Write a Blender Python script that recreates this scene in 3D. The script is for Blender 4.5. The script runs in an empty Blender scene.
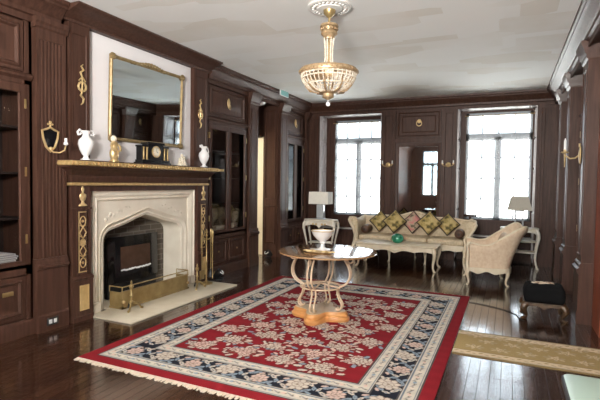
import bpy, bmesh, math, random
import numpy as np
from mathutils import Vector, Matrix
random.seed(7)
PI = math.pi
C = bpy.context.scene.collection
sc = bpy.context.scene

# ------------------------------------------------------------------ materials
def nt(name):
    m = bpy.data.materials.new(name); m.use_nodes = True
    t = m.node_tree; b = t.nodes['Principled BSDF']
    return m, t, b

def mat(name, col, rough=0.5, metal=0.0, col2=None, scale=(4, 4, 4), nscale=3.0, detail=4.0, bump=0.0, bscale=40.0,
        coat=0.0, spec=0.5, lo=0.35, hi=0.65):
    m, t, b = nt(name)
    b.inputs['Base Color'].default_value = (*col, 1)
    b.inputs['Roughness'].default_value = rough
    b.inputs['Metallic'].default_value = metal
    b.inputs['Specular IOR Level'].default_value = spec
    if coat:
        b.inputs['Coat Weight'].default_value = coat
        b.inputs['Coat Roughness'].default_value = 0.06
    tc = t.nodes.new('ShaderNodeTexCoord')
    if col2 is not None:
        mp = t.nodes.new('ShaderNodeMapping'); mp.inputs['Scale'].default_value = scale
        n = t.nodes.new('ShaderNodeTexNoise'); n.inputs['Scale'].default_value = nscale; n.inputs['Detail'].default_value = detail
        r = t.nodes.new('ShaderNodeValToRGB')
        r.color_ramp.elements[0].position = lo; r.color_ramp.elements[0].color = (*col, 1)
        r.color_ramp.elements[1].position = hi; r.color_ramp.elements[1].color = (*col2, 1)
        t.links.new(tc.outputs['Object'], mp.inputs['Vector']); t.links.new(mp.outputs[0], n.inputs['Vector'])
        t.links.new(n.outputs['Fac'], r.inputs['Fac']); t.links.new(r.outputs['Color'], b.inputs['Base Color'])
    if bump:
        n2 = t.nodes.new('ShaderNodeTexNoise'); n2.inputs['Scale'].default_value = bscale; n2.inputs['Detail'].default_value = 3
        bp = t.nodes.new('ShaderNodeBump'); bp.inputs['Strength'].default_value = bump; bp.inputs['Distance'].default_value = 0.01
        t.links.new(tc.outputs['Object'], n2.inputs['Vector']); t.links.new(n2.outputs['Fac'], bp.inputs['Height'])
        t.links.new(bp.outputs['Normal'], b.inputs['Normal'])
    return m

WOOD = mat('dark_panelling', (0.046, 0.021, 0.014), 0.44, spec=0.2, col2=(0.074, 0.035, 0.024), scale=(9, 9, 0.8), nscale=3.5, bump=0.04, bscale=25)
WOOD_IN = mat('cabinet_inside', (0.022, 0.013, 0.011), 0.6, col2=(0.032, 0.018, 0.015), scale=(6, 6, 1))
MAHOG = mat('red_mahogany', (0.20, 0.045, 0.022), 0.35, col2=(0.28, 0.07, 0.03), scale=(12, 12, 0.7), nscale=3)
GOLD = mat('gilt_brass', (0.70, 0.52, 0.27), 0.36, 0.55, col2=(0.56, 0.39, 0.18), nscale=14, scale=(1, 1, 1))
BRASS = mat('aged_brass', (0.46, 0.34, 0.16), 0.34, 0.65, col2=(0.32, 0.22, 0.09), nscale=8, scale=(1, 1, 1))
GILT = mat('gilt_paint', (0.62, 0.43, 0.19), 0.42, 0.35, col2=(0.44, 0.29, 0.12), nscale=30, scale=(1, 1, 1))
WHITE = mat('white_panel_paint', (0.83, 0.80, 0.80), 0.55, col2=(0.80, 0.77, 0.77), nscale=2, scale=(1, 1, 1))
STONE = mat('cream_limestone', (0.80, 0.74, 0.63), 0.6, col2=(0.72, 0.65, 0.54), nscale=5, scale=(1, 1, 1), bump=0.12, bscale=60)
HEARTH = mat('hearth_slab', (0.76, 0.69, 0.55), 0.4, col2=(0.66, 0.58, 0.44), nscale=4, scale=(1, 1, 1), bump=0.05)
BLACK = mat('black_gloss', (0.008, 0.008, 0.009), 0.12)
BLACKM = mat('black_matt', (0.012, 0.012, 0.013), 0.5)
SCREEN = mat('dark_screen', (0.055, 0.028, 0.018), 0.22, col2=(0.075, 0.04, 0.026), nscale=3)
CHINA = mat('white_china', (0.86, 0.84, 0.83), 0.22, coat=0.3)
IVORY = mat('ivory_figure', (0.78, 0.68, 0.50), 0.4, col2=(0.86, 0.80, 0.68), nscale=18)
CREAM = mat('cream_painted_wood', (0.72, 0.60, 0.42), 0.42, col2=(0.80, 0.70, 0.54), nscale=9, scale=(1, 1, 1))
WHITEW = mat('white_painted_wood', (0.80, 0.76, 0.68), 0.4, col2=(0.70, 0.63, 0.50), nscale=9, scale=(1, 1, 1))
FABRIC = mat('gold_cream_damask', (0.56, 0.44, 0.28), 0.72, col2=(0.70, 0.58, 0.41), nscale=26, scale=(1, 1, 1), bump=0.15, bscale=120)
FABRIC2 = mat('peach_cream_damask', (0.68, 0.50, 0.34), 0.72, col2=(0.77, 0.61, 0.45), nscale=22, scale=(1, 1, 1), bump=0.15, bscale=120)
BROWNV = mat('brown_velvet', (0.06, 0.028, 0.016), 0.5, col2=(0.13, 0.06, 0.03), nscale=9, scale=(1, 1, 1))
DARKTRIM = mat('dark_braid', (0.03, 0.018, 0.014), 0.7)
NEEDLE = mat('black_needlepoint', (0.006, 0.006, 0.0065), 0.9, spec=0.1, bump=0.3, bscale=200)
GREEN = mat('green_glaze', (0.012, 0.16, 0.085), 0.12, col2=(0.03, 0.30, 0.17), nscale=9, scale=(1, 1, 1), coat=0.5)
SHADE = mat('linen_shade', (0.84, 0.82, 0.76), 0.8, col2=(0.78, 0.75, 0.69), nscale=60, scale=(1, 1, 1))
SHADEG = mat('grey_linen_shade', (0.56, 0.52, 0.45), 0.8, col2=(0.50, 0.46, 0.39), nscale=60, scale=(1, 1, 1))
LAMPGLASS = mat('grey_lamp_glass', (0.52, 0.55, 0.58), 0.12, 0.2)
TABLEW = mat('polished_walnut', (0.30, 0.17, 0.08), 0.10, col2=(0.40, 0.24, 0.12), scale=(2, 14, 2), nscale=2, coat=1.0)
PINE = mat('orange_pine', (0.56, 0.24, 0.07), 0.42, col2=(0.66, 0.33, 0.12), scale=(2, 2, 18), nscale=2)
PINETOP = mat('worn_pine_top', (0.66, 0.52, 0.36), 0.5, col2=(0.56, 0.40, 0.25), nscale=5, scale=(1, 1, 1))
IRON = mat('cream_painted_iron', (0.74, 0.58, 0.42), 0.42, col2=(0.60, 0.43, 0.28), nscale=12, scale=(1, 1, 1))
MINT = mat('mint_enamel', (0.52, 0.68, 0.59), 0.25, col2=(0.55, 0.71, 0.62), nscale=2, scale=(1, 1, 1))
PALEGOLD = mat('pale_antique_gold', (0.50, 0.36, 0.21), 0.38, 0.45, col2=(0.32, 0.21, 0.11), nscale=30, scale=(1, 1, 1))
SHUTTER = mat('grey_white_shutter', (0.56, 0.52, 0.52), 0.30, col2=(0.32, 0.28, 0.275), scale=(4, 4, 1), nscale=4)  # grey-white shutter panels, mottled darker by noise
BEAD = mat('crystal_beads', (0.66, 0.54, 0.40), 0.15, col2=(0.84, 0.76, 0.64), nscale=40, scale=(1, 1, 1), coat=0.6)
PLASTER = mat('white_plaster', (0.78, 0.76, 0.72), 0.7, bump=0.2, bscale=30)
WHITEPL = mat('white_plastic', (0.85, 0.85, 0.84), 0.35)
PAPER = mat('white_paper', (0.80, 0.80, 0.80), 0.7)
GREYP = mat('grey_paper', (0.45, 0.45, 0.46), 0.7)
CREAMWALL = mat('cream_hall_paint', (0.84, 0.79, 0.68), 0.6)
FRINGE = mat('cream_fringe', (0.74, 0.62, 0.48), 0.9, col2=(0.82, 0.74, 0.62), nscale=40, scale=(1, 1, 1))
WINW = mat('window_paint', (0.30, 0.33, 0.36), 0.4)
TEAL = mat('teal_sign', (0.22, 0.50, 0.49), 0.4)
CABLE = mat('black_rubber', (0.012, 0.011, 0.010), 0.5)
FOOTW = mat('gilded_walnut', (0.04, 0.02, 0.011), 0.35, col2=(0.09, 0.05, 0.022), nscale=10)
MARBLE = mat('amber_marble', (0.62, 0.44, 0.20), 0.35, col2=(0.48, 0.32, 0.13), nscale=12, scale=(1, 1, 1))
SILVER = mat('silver_grey_glass', (0.55, 0.57, 0.55), 0.15, 0.5)
PALEOAK = mat('pale_ledge_paint', (0.62, 0.58, 0.55), 0.4)

m, t, b = nt('mirror_glass'); MIRROR = m
b.inputs['Base Color'].default_value = (0.68, 0.76, 0.79, 1); b.inputs['Metallic'].default_value = 1; b.inputs['Roughness'].default_value = 0.02

def glassy(name, tint, ior_mix=1.35, rough=0.02):
    m = bpy.data.materials.new(name); m.use_nodes = True; t = m.node_tree; t.nodes.clear()
    o = t.nodes.new('ShaderNodeOutputMaterial'); tr = t.nodes.new('ShaderNodeBsdfTransparent'); gl = t.nodes.new('ShaderNodeBsdfGlossy')
    fr = t.nodes.new('ShaderNodeFresnel'); mx = t.nodes.new('ShaderNodeMixShader')
    tr.inputs[0].default_value = (*tint, 1); gl.inputs['Roughness'].default_value = rough; fr.inputs[0].default_value = ior_mix
    t.links.new(fr.outputs[0], mx.inputs[0]); t.links.new(tr.outputs[0], mx.inputs[1]); t.links.new(gl.outputs[0], mx.inputs[2])
    t.links.new(mx.outputs[0], o.inputs[0]); return m
GLASS = glassy('window_glass', (0.96, 0.98, 0.98))
CABGLASS = glassy('cabinet_glass', (0.92, 0.92, 0.92), 1.18)

m = bpy.data.materials.new('sheer_voile'); m.use_nodes = True; t = m.node_tree; t.nodes.clear(); SHEER = m
o_ = t.nodes.new('ShaderNodeOutputMaterial'); tr = t.nodes.new('ShaderNodeBsdfTransparent'); tl = t.nodes.new('ShaderNodeBsdfTranslucent')
df = t.nodes.new('ShaderNodeBsdfDiffuse'); m1 = t.nodes.new('ShaderNodeMixShader'); m2 = t.nodes.new('ShaderNodeMixShader')
tl.inputs[0].default_value = (0.95, 0.96, 0.97, 1); df.inputs[0].default_value = (0.9, 0.9, 0.9, 1)
m1.inputs[0].default_value = 0.25; m2.inputs[0].default_value = 0.22
t.links.new(tl.outputs[0], m1.inputs[1]); t.links.new(df.outputs[0], m1.inputs[2])
t.links.new(tr.outputs[0], m2.inputs[1]); t.links.new(m1.outputs[0], m2.inputs[2]); t.links.new(m2.outputs[0], o_.inputs[0])

# boarded floor (boards run along Y)
m, t, b = nt('dark_boards'); FLOOR = m
tc = t.nodes.new('ShaderNodeTexCoord'); mp = t.nodes.new('ShaderNodeMapping'); mp.inputs['Rotation'].default_value = (0, 0, PI/2)
br = t.nodes.new('ShaderNodeTexBrick'); br.inputs['Scale'].default_value = 1.0
br.inputs['Color1'].default_value = (0.062, 0.026, 0.014, 1); br.inputs['Color2'].default_value = (0.026, 0.011, 0.007, 1)
br.inputs['Mortar'].default_value = (0.004, 0.002, 0.002, 1); br.inputs['Mortar Size'].default_value = 0.0018
br.inputs['Brick Width'].default_value = 1.7; br.inputs['Row Height'].default_value = 0.078; br.offset = 0.37
no = t.nodes.new('ShaderNodeTexNoise'); no.inputs['Scale'].default_value = 5; no.inputs['Detail'].default_value = 6
mp2 = t.nodes.new('ShaderNodeMapping'); mp2.inputs['Scale'].default_value = (14, 0.9, 1)
mx = t.nodes.new('ShaderNodeMix'); mx.data_type = 'RGBA'; mx.blend_type = 'MULTIPLY'; mx.inputs['Factor'].default_value = 0.75
rp = t.nodes.new('ShaderNodeValToRGB'); rp.color_ramp.elements[0].position = .3; rp.color_ramp.elements[0].color = (.5, .45, .42, 1)
rp.color_ramp.elements[1].position = .7; rp.color_ramp.elements[1].color = (1.7, 1.6, 1.5, 1)
t.links.new(tc.outputs['Object'], mp.inputs[0]); t.links.new(mp.outputs[0], br.inputs['Vector'])
t.links.new(tc.outputs['Object'], mp2.inputs[0]); t.links.new(mp2.outputs[0], no.inputs['Vector']); t.links.new(no.outputs['Fac'], rp.inputs['Fac'])
t.links.new(br.outputs['Color'], mx.inputs[6]); t.links.new(rp.outputs['Color'], mx.inputs[7]); t.links.new(mx.outputs[2], b.inputs['Base Color'])
b.inputs['Roughness'].default_value = 0.17; b.inputs['Coat Weight'].default_value = 0.5; b.inputs['Coat Roughness'].default_value = 0.12
n3 = t.nodes.new('ShaderNodeTexNoise'); n3.inputs['Scale'].default_value = 7; n3.inputs['Detail'].default_value = 4
bp = t.nodes.new('ShaderNodeBump'); bp.inputs['Strength'].default_value = 0.28; bp.inputs['Distance'].default_value = 0.01
ad = t.nodes.new('ShaderNodeMath'); ad.operation = 'SUBTRACT'
mu = t.nodes.new('ShaderNodeMath'); mu.operation = 'MULTIPLY'; mu.inputs[1].default_value = 0.45
t.links.new(tc.outputs['Object'], n3.inputs['Vector']); t.links.new(n3.outputs['Fac'], mu.inputs[0]); t.links.new(mu.outputs[0], ad.inputs[0])
t.links.new(br.outputs['Fac'], ad.inputs[1]); t.links.new(ad.outputs[0], bp.inputs['Height']); t.links.new(bp.outputs['Normal'], b.inputs['Normal']); t.links.new(bp.outputs['Normal'], b.inputs['Coat Normal'])
rr_ = t.nodes.new('ShaderNodeMath'); rr_.operation = 'MULTIPLY_ADD'; rr_.inputs[1].default_value = .22; rr_.inputs[2].default_value = .06
r2_ = t.nodes.new('ShaderNodeMath'); r2_.operation = 'MULTIPLY_ADD'; r2_.inputs[1].default_value = .35
t.links.new(no.outputs['Fac'], rr_.inputs[0]); t.links.new(br.outputs['Fac'], r2_.inputs[0]); t.links.new(rr_.outputs[0], r2_.inputs[2]); t.links.new(r2_.outputs[0], b.inputs['Roughness'])
for nm, v in (('Coat Weight', .85), ('Specular IOR Level', .5)):
    q_ = t.nodes.new('ShaderNodeMath'); q_.operation = 'MULTIPLY_ADD'; q_.inputs[1].default_value = -v * .6; q_.inputs[2].default_value = v
    t.links.new(br.outputs['Fac'], q_.inputs[0]); t.links.new(q_.outputs[0], b.inputs[nm])

# patched ceiling
m, t, b = nt('patched_ceiling'); CEIL = m
tc = t.nodes.new('ShaderNodeTexCoord'); mp = t.nodes.new('ShaderNodeMapping'); mp.inputs['Scale'].default_value = (1.0, 2.6, 1)
vo = t.nodes.new('ShaderNodeTexVoronoi'); vo.inputs['Scale'].default_value = 0.9; vo.distance = 'CHEBYCHEV'
n1 = t.nodes.new('ShaderNodeTexNoise'); n1.inputs['Scale'].default_value = 1.3; n1.inputs['Detail'].default_value = 5
sp = t.nodes.new('ShaderNodeSeparateColor'); a1 = t.nodes.new('ShaderNodeMath'); a1.operation = 'MULTIPLY'
rp = t.nodes.new('ShaderNodeValToRGB')
rp.color_ramp.elements[0].position = 0.16; rp.color_ramp.elements[0].color = (0.87, 0.87, 0.85, 1)
rp.color_ramp.elements[1].position = 0.50; rp.color_ramp.elements[1].color = (0.77, 0.745, 0.69, 1)
t.links.new(tc.outputs['Object'], mp.inputs[0]); t.links.new(mp.outputs[0], vo.inputs['Vector']); t.links.new(tc.outputs['Object'], n1.inputs['Vector'])
t.links.new(vo.outputs['Color'], sp.inputs[0]); t.links.new(sp.outputs[0], a1.inputs[0]); t.links.new(n1.outputs['Fac'], a1.inputs[1])
t.links.new(a1.outputs[0], rp.inputs[0]); t.links.new(rp.outputs[0], b.inputs['Base Color']); b.inputs['Roughness'].default_value = 0.85

# brick lining of the firebox
m, t, b = nt('firebox_brick'); BRICK = m
tc = t.nodes.new('ShaderNodeTexCoord'); sx = t.nodes.new('ShaderNodeSeparateXYZ'); cx = t.nodes.new('ShaderNodeCombineXYZ')
ad = t.nodes.new('ShaderNodeMath'); ad.operation = 'ADD'
br = t.nodes.new('ShaderNodeTexBrick'); br.inputs['Scale'].default_value = 1
br.inputs['Color1'].default_value = (0.13, 0.105, 0.08, 1); br.inputs['Color2'].default_value = (0.07, 0.058, 0.045, 1)
br.inputs['Mortar'].default_value = (0.20, 0.18, 0.15, 1); br.inputs['Mortar Size'].default_value = 0.006
br.inputs['Brick Width'].default_value = 0.21; br.inputs['Row Height'].default_value = 0.072
t.links.new(tc.outputs['Object'], sx.inputs[0]); t.links.new(sx.outputs['X'], ad.inputs[0]); t.links.new(sx.outputs['Y'], ad.inputs[1])
t.links.new(ad.outputs[0], cx.inputs['X']); t.links.new(sx.outputs['Z'], cx.inputs['Y']); t.links.new(cx.outputs[0], br.inputs['Vector'])
t.links.new(br.outputs['Color'], b.inputs['Base Color']); b.inputs['Roughness'].default_value = 0.85

def attr_mat(name, rough=0.95):
    m, t, b = nt(name); a = t.nodes.new('ShaderNodeAttribute'); a.attribute_name = 'weave'
    no = t.nodes.new('ShaderNodeTexNoise'); no.inputs['Scale'].default_value = 130; tc = t.nodes.new('ShaderNodeTexCoord')
    bp = t.nodes.new('ShaderNodeBump'); bp.inputs['Strength'].default_value = 0.3; bp.inputs['Distance'].default_value = 0.005
    t.links.new(tc.outputs['Object'], no.inputs['Vector']); t.links.new(no.outputs['Fac'], bp.inputs['Height']); t.links.new(bp.outputs['Normal'], b.inputs['Normal'])
    t.links.new(a.outputs['Color'], b.inputs['Base Color']); b.inputs['Roughness'].default_value = rough; b.inputs['Specular IOR Level'].default_value = 0.15
    return m
WEAVE = attr_mat('rug_weave')

# ------------------------------------------------------------------ mesh helper
def fl(X0): return lambda u, v, w: (X0 + w, u, v)      # left wall, outward +X
def fr_(X0): return lambda u, v, w: (X0 - w, u, v)     # right wall, outward -X
def fb(Y0): return lambda u, v, w: (u, Y0 - w, v)      # back wall, outward -Y
def ff(Y0): return lambda u, v, w: (u, Y0 + w, v)      # front wall, outward +Y
ID = lambda x, y, z: (x, y, z)
ROOT = {}

class MB:
    def __init__(s, f=ID): s.v = []; s.f = []; s.m = f
    def add(s, pts, faces):
        o = len(s.v); s.v += [s.m(*p) for p in pts]; s.f += [tuple(i + o for i in q) for q in faces]; return s
    def box(s, a0, a1, b0, b1, c0, c1):
        p = [(x, y, z) for z in (c0, c1) for y in (b0, b1) for x in (a0, a1)]
        return s.add(p, [(0, 2, 3, 1), (4, 5, 7, 6), (0, 1, 5, 4), (2, 6, 7, 3), (0, 4, 6, 2), (1, 3, 7, 5)])
    def cbox(s, a0, a1, b0, b1, c0, c1, k=0.01):
        """box with its edges eased"""
        L = []
        for z, i in ((c0, k), (c0 + k, 0), (c1 - k, 0), (c1, k)):
            q = [(a0 + i + k, b0 + i), (a1 - i - k, b0 + i), (a1 - i, b0 + i + k), (a1 - i, b1 - i - k), (a1 - i - k, b1 - i), (a0 + i + k, b1 - i), (a0 + i, b1 - i - k), (a0 + i, b0 + i + k)]
            L.append([(x, y, z) for x, y in q])
        return s.loft(L)
    def loft(s, loops, cap=True, closed=True):
        n = len(loops[0]); p = [q for l in loops for q in l]; F = []
        for i in range(len(loops) - 1):
            for j in range(n if closed else n - 1):
                k = (j + 1) % n; F.append((i * n + j, i * n + k, (i + 1) * n + k, (i + 1) * n + j))
        if cap and closed:
            F.append(tuple(range(n))[::-1]); F.append(tuple((len(loops) - 1) * n + j for j in range(n)))
        return s.add(p, F)
    def prism(s, poly, c0, c1):
        """polygon in the first two axes, extruded along the third"""
        return s.loft([[(x, y, c0) for x, y in poly], [(x, y, c1) for x, y in poly]])
    def extr(s, prof, u0, u1):
        """profile of (w, v) drawn along u"""
        return s.loft([[(u0, v, w) for w, v in prof], [(u1, v, w) for w, v in prof]])
    def rings(s, u0, u1, v0, v1, prof, fill=True):
        """moulded rectangular panel: prof = [(inset, w)...]"""
        L = [[(u0 + i, v0 + i, w), (u1 - i, v0 + i, w), (u1 - i, v1 - i, w), (u0 + i, v1 - i, w)] for i, w in prof]
        n = 4; p = [q for l in L for q in l]; F = []
        for a in range(len(L) - 1):
            for j in range(4):
                k = (j + 1) % 4; F.append((a * n + j, a * n + k, (a + 1) * n + k, (a + 1) * n + j))
        if fill: F.append(tuple((len(L) - 1) * n + j for j in range(4)))
        return s.add(p, F)
    def lathe(s, prof, c=(0, 0, 0), n=20, sx=1, sy=1):
        L = [[(c[0] + r * sx * math.cos(2 * PI * k / n), c[1] + r * sy * math.sin(2 * PI * k / n), c[2] + z) for k in range(n)] for r, z in prof]
        return s.loft(L)
    def tube(s, path, r, n=8, closed=False):
        P = [Vector(p) for p in path]; N = len(P)
        R = r if isinstance(r, (list, tuple)) else [r] * N
        up = Vector((0, 0, 1)); L = []; nrm = None
        for i in range(N):
            if closed: d = P[(i + 1) % N] - P[i - 1]
            else: d = P[min(i + 1, N - 1)] - P[max(i - 1, 0)]
            d = d.normalized() if d.length > 1e-9 else Vector((0, 0, 1))
            if nrm is None:
                nrm = d.cross(up) if abs(d.z) < .95 else d.cross(Vector((1, 0, 0)))
                nrm.normalize()
            nrm = nrm - d * nrm.dot(d)
            nrm = nrm.normalized() if nrm.length > 1e-6 else d.orthogonal().normalized()
            bn = d.cross(nrm)
            L.append([tuple(P[i] + (nrm * math.cos(2 * PI * k / n) + bn * math.sin(2 * PI * k / n)) * R[i]) for k in range(n)])
        if closed: L.append(L[0]); return s.loft(L, cap=False)
        return s.loft(L)
    def ball(s, c, r, n=12, sz=1.0):
        return s.lathe([(max(r * math.sin(PI * i / (n // 2)), r * .02), -r * sz * math.cos(PI * i / (n // 2))) for i in range(n // 2 + 1)], c, n)
    def build(s, name, material, parent=None, local=False, smooth=38, bevel=0):
        V = [Vector(p) for p in s.v]
        if parent is not None and not local:
            off = ROOT[parent.name]; V = [p - off for p in V]
        loc = Vector((0, 0, 0))
        if parent is None:
            lo = [min(p[i] for p in V) for i in range(3)]; hi = [max(p[i] for p in V) for i in range(3)]
            loc = Vector(((lo[0] + hi[0]) / 2, (lo[1] + hi[1]) / 2, lo[2])); V = [p - loc for p in V]
        me = bpy.data.meshes.new(name); me.from_pydata([tuple(p) for p in V], [], s.f)
        bm = bmesh.new(); bm.from_mesh(me); bmesh.ops.recalc_face_normals(bm, faces=bm.faces[:]); bm.to_mesh(me); bm.free()
        if smooth:
            me.polygons.foreach_set('use_smooth', [True] * len(me.polygons)); me.set_sharp_from_angle(angle=math.radians(smooth))
        me.materials.append(material)
        o = bpy.data.objects.new(name, me); C.objects.link(o)
        o.location = loc
        if parent is not None:
            o.parent = parent; ROOT[o.name] = ROOT[parent.name]
        else: ROOT[o.name] = loc
        if bevel:
            bv = o.modifiers.new('soft', 'BEVEL'); bv.width = bevel; bv.segments = 2; bv.limit_method = 'ANGLE'
        return o

def tag(o, label, cat, group=None):
    o['label'] = label; o['category'] = cat
    if group: o['group'] = group
    return o
def thing(name, loc, label, cat, group=None, rz=0):
    o = bpy.data.objects.new(name, None); C.objects.link(o); o.empty_display_size = 0.1
    o.location = loc; o.rotation_euler = (0, 0, rz); ROOT[o.name] = Vector(loc)
    return tag(o, label, cat, group)
def struct(mb, name, material, label=None, parent=None, smooth=30):
    o = mb.build(name, material, parent, smooth=smooth)
    if parent is None:
        o['kind'] = 'structure'
        if label: o['label'] = label
    return o
def copy_tree(o, parent=None):
    c = o.copy(); C.objects.link(c); ROOT[c.name] = ROOT[o.name]
    if parent: c.parent = parent; c.matrix_parent_inverse = o.matrix_parent_inverse
    for ch in list(o.children): copy_tree(ch, c)
    return c

XL, XR, YB, YF, H = -4.05, 0.86, 9.25, -2.6, 3.16

# ------------------------------------------------------------------ shell
struct(MB().box(-6.3, 1.6, YF - .3, 10.3, -0.12, 0), 'floor', FLOOR, 'dark glossy wooden floorboards')
struct(MB().box(-6.3, 1.6, YF - .3, 9.82, H, H + .15), 'ceiling', CEIL, 'white ceiling with patchy unpainted repairs')

# left wall: solid masses behind the joinery, with an alcove and doorway near the back
wl = MB()
wl.box(-4.70, -4.55, YF, 6.74, 0, H)
wl.box(-4.70, -4.55, 8.1, 9.3, 0, H)
wl.box(-4.40, -4.36, 7.05, 7.86, 2.34, H)                # panel over the doorway
wl.box(-4.70, XL, 6.74, 7.0, 0, H)                      # solid behind second pilaster
wl.box(-4.37, XL, 7.85, 8.15, 0, H)
wl.box(-4.55, -4.10, 2.84, 3.22, 0, H)                   # behind fluted pilaster
wl.box(-4.40, -4.06, 7.06, 7.86, 2.93, H)                 # alcove soffit
wl.box(-4.55, XL, YF, 0.9, 0, H)
struct(wl, 'wall_left', WOOD)
ap = MB(ff(7.85))                                        # panel on the far side of the alcove (faces the camera)
am = MB(lambda u, v, w: (u, 7.85 - w, v)); am.box(-4.37, -4.05, 0, 2.93, 0, .02)
am.rings(-4.33, -4.09, .25, 1.0, [(0, .02), (0, .035), (.02, .035), (.03, .022)]); am.rings(-4.33, -4.09, 1.12, 2.85, [(0, .02), (0, .035), (.02, .035), (.03, .022)])
struct(am, 'trim_1', WOOD)
hall = MB(); hall.box(-6.2, -6.1, 5.6, 10.3, 0, 2.8); hall.box(-6.1, -4.7, 10.2, 10.3, 0, 2.8); hall.box(-6.1, -4.7, 5.5, 5.6, 0, 2.8); hall.box(-6.2, -4.7, 5.5, 10.3, 2.8, 2.9)
hall.box(-6.1, -4.40, 8.10, 8.16, 0, 2.8); hall.box(-4.78, -4.71, 5.6, 6.98, 0, 2.8)
struct(hall, 'wall_hall', CREAMWALL)
dl = MB(); dl.box(-5.25, -4.375, 7.90, 7.945, .012, 2.32)
dj = struct(dl, 'door_1', CREAMWALL, 'cream painted door standing open beyond the dark alcove')
for z in (.45, .95, 1.35, 1.8): MB().box(-4.60, -4.575, 7.885, 7.90, z, z + .07).build('hinge', WHITEPL, dj)

# breast, with a hole for the firebox
cb = MB()
cb.box(-4.62, -4.10, 3.18, 3.69, 0, H); cb.box(-4.62, -4.10, 5.06, 5.5, 0, H); cb.box(-4.62, -4.10, 3.69, 5.06, 1.08, H)
cb.box(-4.62, -4.085, 3.44, 5.20, 3.03, H)
cb.box(-4.62, -4.10, 5.5, 5.52, 0, H)
struct(cb, 'wall_chimney_breast', WOOD)
wp = MB(fl(-4.10)); wp.box(3.45, 5.19, 1.60, 3.026, 0, .035); struct(wp, 'trim_2', WHITE, 'white painted panel above the mantel')
bk = MB(); bk.box(-4.45, -4.40, 3.64, 5.11, 0.0, 1.12); bk.box(-4.40, -4.385, 3.66, 3.70, 0, .7)
struct(bk, 'wall_firebox', BRICK)

# back wall
wb = MB()
wb.box(-4.7, -3.77, YB, 9.8, 0, H); wb.box(-2.40, -.92, YB, 9.8, 0, H); wb.box(.44, 1.2, YB, 9.8, 0, H)
wb.box(-3.77, -2.40, YB, 9.8, 2.93, H); wb.box(-.92, .44, YB, 9.8, 2.93, H)
W1 = (-3.56, -2.47, .76, 2.84); W2 = (-.79, .385, .78, 2.87)
for (x0, x1, z0, z1), (a, bb) in ((W1, (-3.77, -2.40)), (W2, (-.92, .44))):
    wb.box(a, x0, 9.65, 9.8, 0, 2.93); wb.box(x1, bb, 9.65, 9.8, 0, 2.93); wb.box(x0, x1, 9.65, 9.8, 0, z0); wb.box(x0, x1, 9.65, 9.8, z1, 2.93)
struct(wb, 'wall_back', WOOD)
# right wall, front wall
wr = MB(); wr.box(1.02, 1.2, YF, 9.8, 0, H); wr.box(XR, 1.02, YF, 4.15, 0, H); wr.box(XR, 1.02, 5.2, 5.95, 0, H); wr.box(XR, 1.02, 4.15, 5.2, 2.25, H)
wr.box(XR, 1.02, 7.1, 7.45, 0, H); wr.box(XR, 1.02, 8.25, 8.55, 0, H); wr.box(XR, 1.02, 9.15, 9.8, 0, H)
struct(wr, 'wall_right', WOOD)
wf = MB()
FW = [(-3.55, -2.70, .95, 2.95), (-2.0, -1.15, .95, 2.95), (-.45, .40, .95, 2.95)]  # first shows in the pier mirror; other two are added for fill light
xs = [-4.7] + [q for w in FW for q in w[:2]] + [1.2]
for i in range(0, len(xs), 2): wf.box(xs[i], xs[i + 1], YF - .2, YF, 0, H)
for x0, x1, z0, z1 in FW: wf.box(x0, x1, YF - .2, YF, 0, z0); wf.box(x0, x1, YF - .2, YF, z1, H)
struct(wf, 'wall_front', WOOD)

# windows
def window(name, x0, x1, z0, z1, Y, trans, rows, hand=True, flip=1, curtain=None):
    d = .05; mb = MB(lambda u, v, w: (u, Y + w, v))
    fw = .045
    mb.box(x0, x0 + fw, z0, z1, 0, d); mb.box(x1 - fw, x1, z0, z1, 0, d); mb.box(x0, x1, z0, z0 + fw, 0, d); mb.box(x0, x1, z1 - fw, z1, 0, d)
    xm = (x0 + x1) / 2
    mb.box(xm - .06, xm + .06, z0, trans, 0, d)
    mb.box(x0, x1, trans - .07, trans + .07, 0, d)
    for q in (.25, .75):
        xx = x0 + (x1 - x0) * q; mb.box(xx - .015, xx + .015, z0, z1, .01, d - .01)
    mb.box(xm - .015, xm + .015, trans, z1, .01, d - .01)
    for i in range(1, rows):
        z = z0 + (trans - z0) * i / rows; mb.box(x0, x1, z - .015, z + .015, .01, d - .01)
    w = struct(mb, name, WINW)
    g = MB(lambda u, v, w: (u, Y + w, v)); g.box(x0 + .01, x1 - .01, z0 + .01, z1 - .01, .022, .028)
    struct(g, 'pane', GLASS, parent=w)
    if hand:
        h = MB().box(xm - .012, xm + .012, Y - .03, Y, 1.42, 1.56); struct(h, 'window_handle', WINW, parent=w)
        s = MB().box(x0 - .05, x1 + .05, Y - .10, Y, z0 - .04, z0); struct(s, 'window_sill', WOOD, parent=w)
    return w
window('window_1', *W1, 9.70, 2.385, 4)
window('window_2', *W2, 9.70, 2.40, 4)
for i, w in enumerate(FW): window('window_%d' % (3 + i), *w, YF - .12, 2.35, 4, hand=False)

for k, (x0, x1, z0, z1) in enumerate((W1, W2)):
    lab = ('sheer white voile curtain over the window beside the white box-shaded lamp', 'sheer white voile curtain over the window behind the grey-shaded lamp')[k]
    th = thing('sheer_curtain', ((x0 + x1) / 2, 9.60, z0), lab, 'curtain', 'sheer window curtains')
    n = 60; top = z1 - .06; L = []
    for z in (z0 + .02, (z0 + top) / 2, top):
        L.append([(x0 + .02 + (x1 - x0 - .04) * i / n, 9.615 + .012 * math.sin(i * 1.3) + .006 * math.sin(i * .41), z) for i in range(n + 1)])
    MB().loft(L, closed=False).build('voile', SHEER, th, smooth=80)
    MB().tube([(x0 - .03, 9.615, top), (x1 + .03, 9.615, top)], .009).build('rod', BRASS, th)

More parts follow.
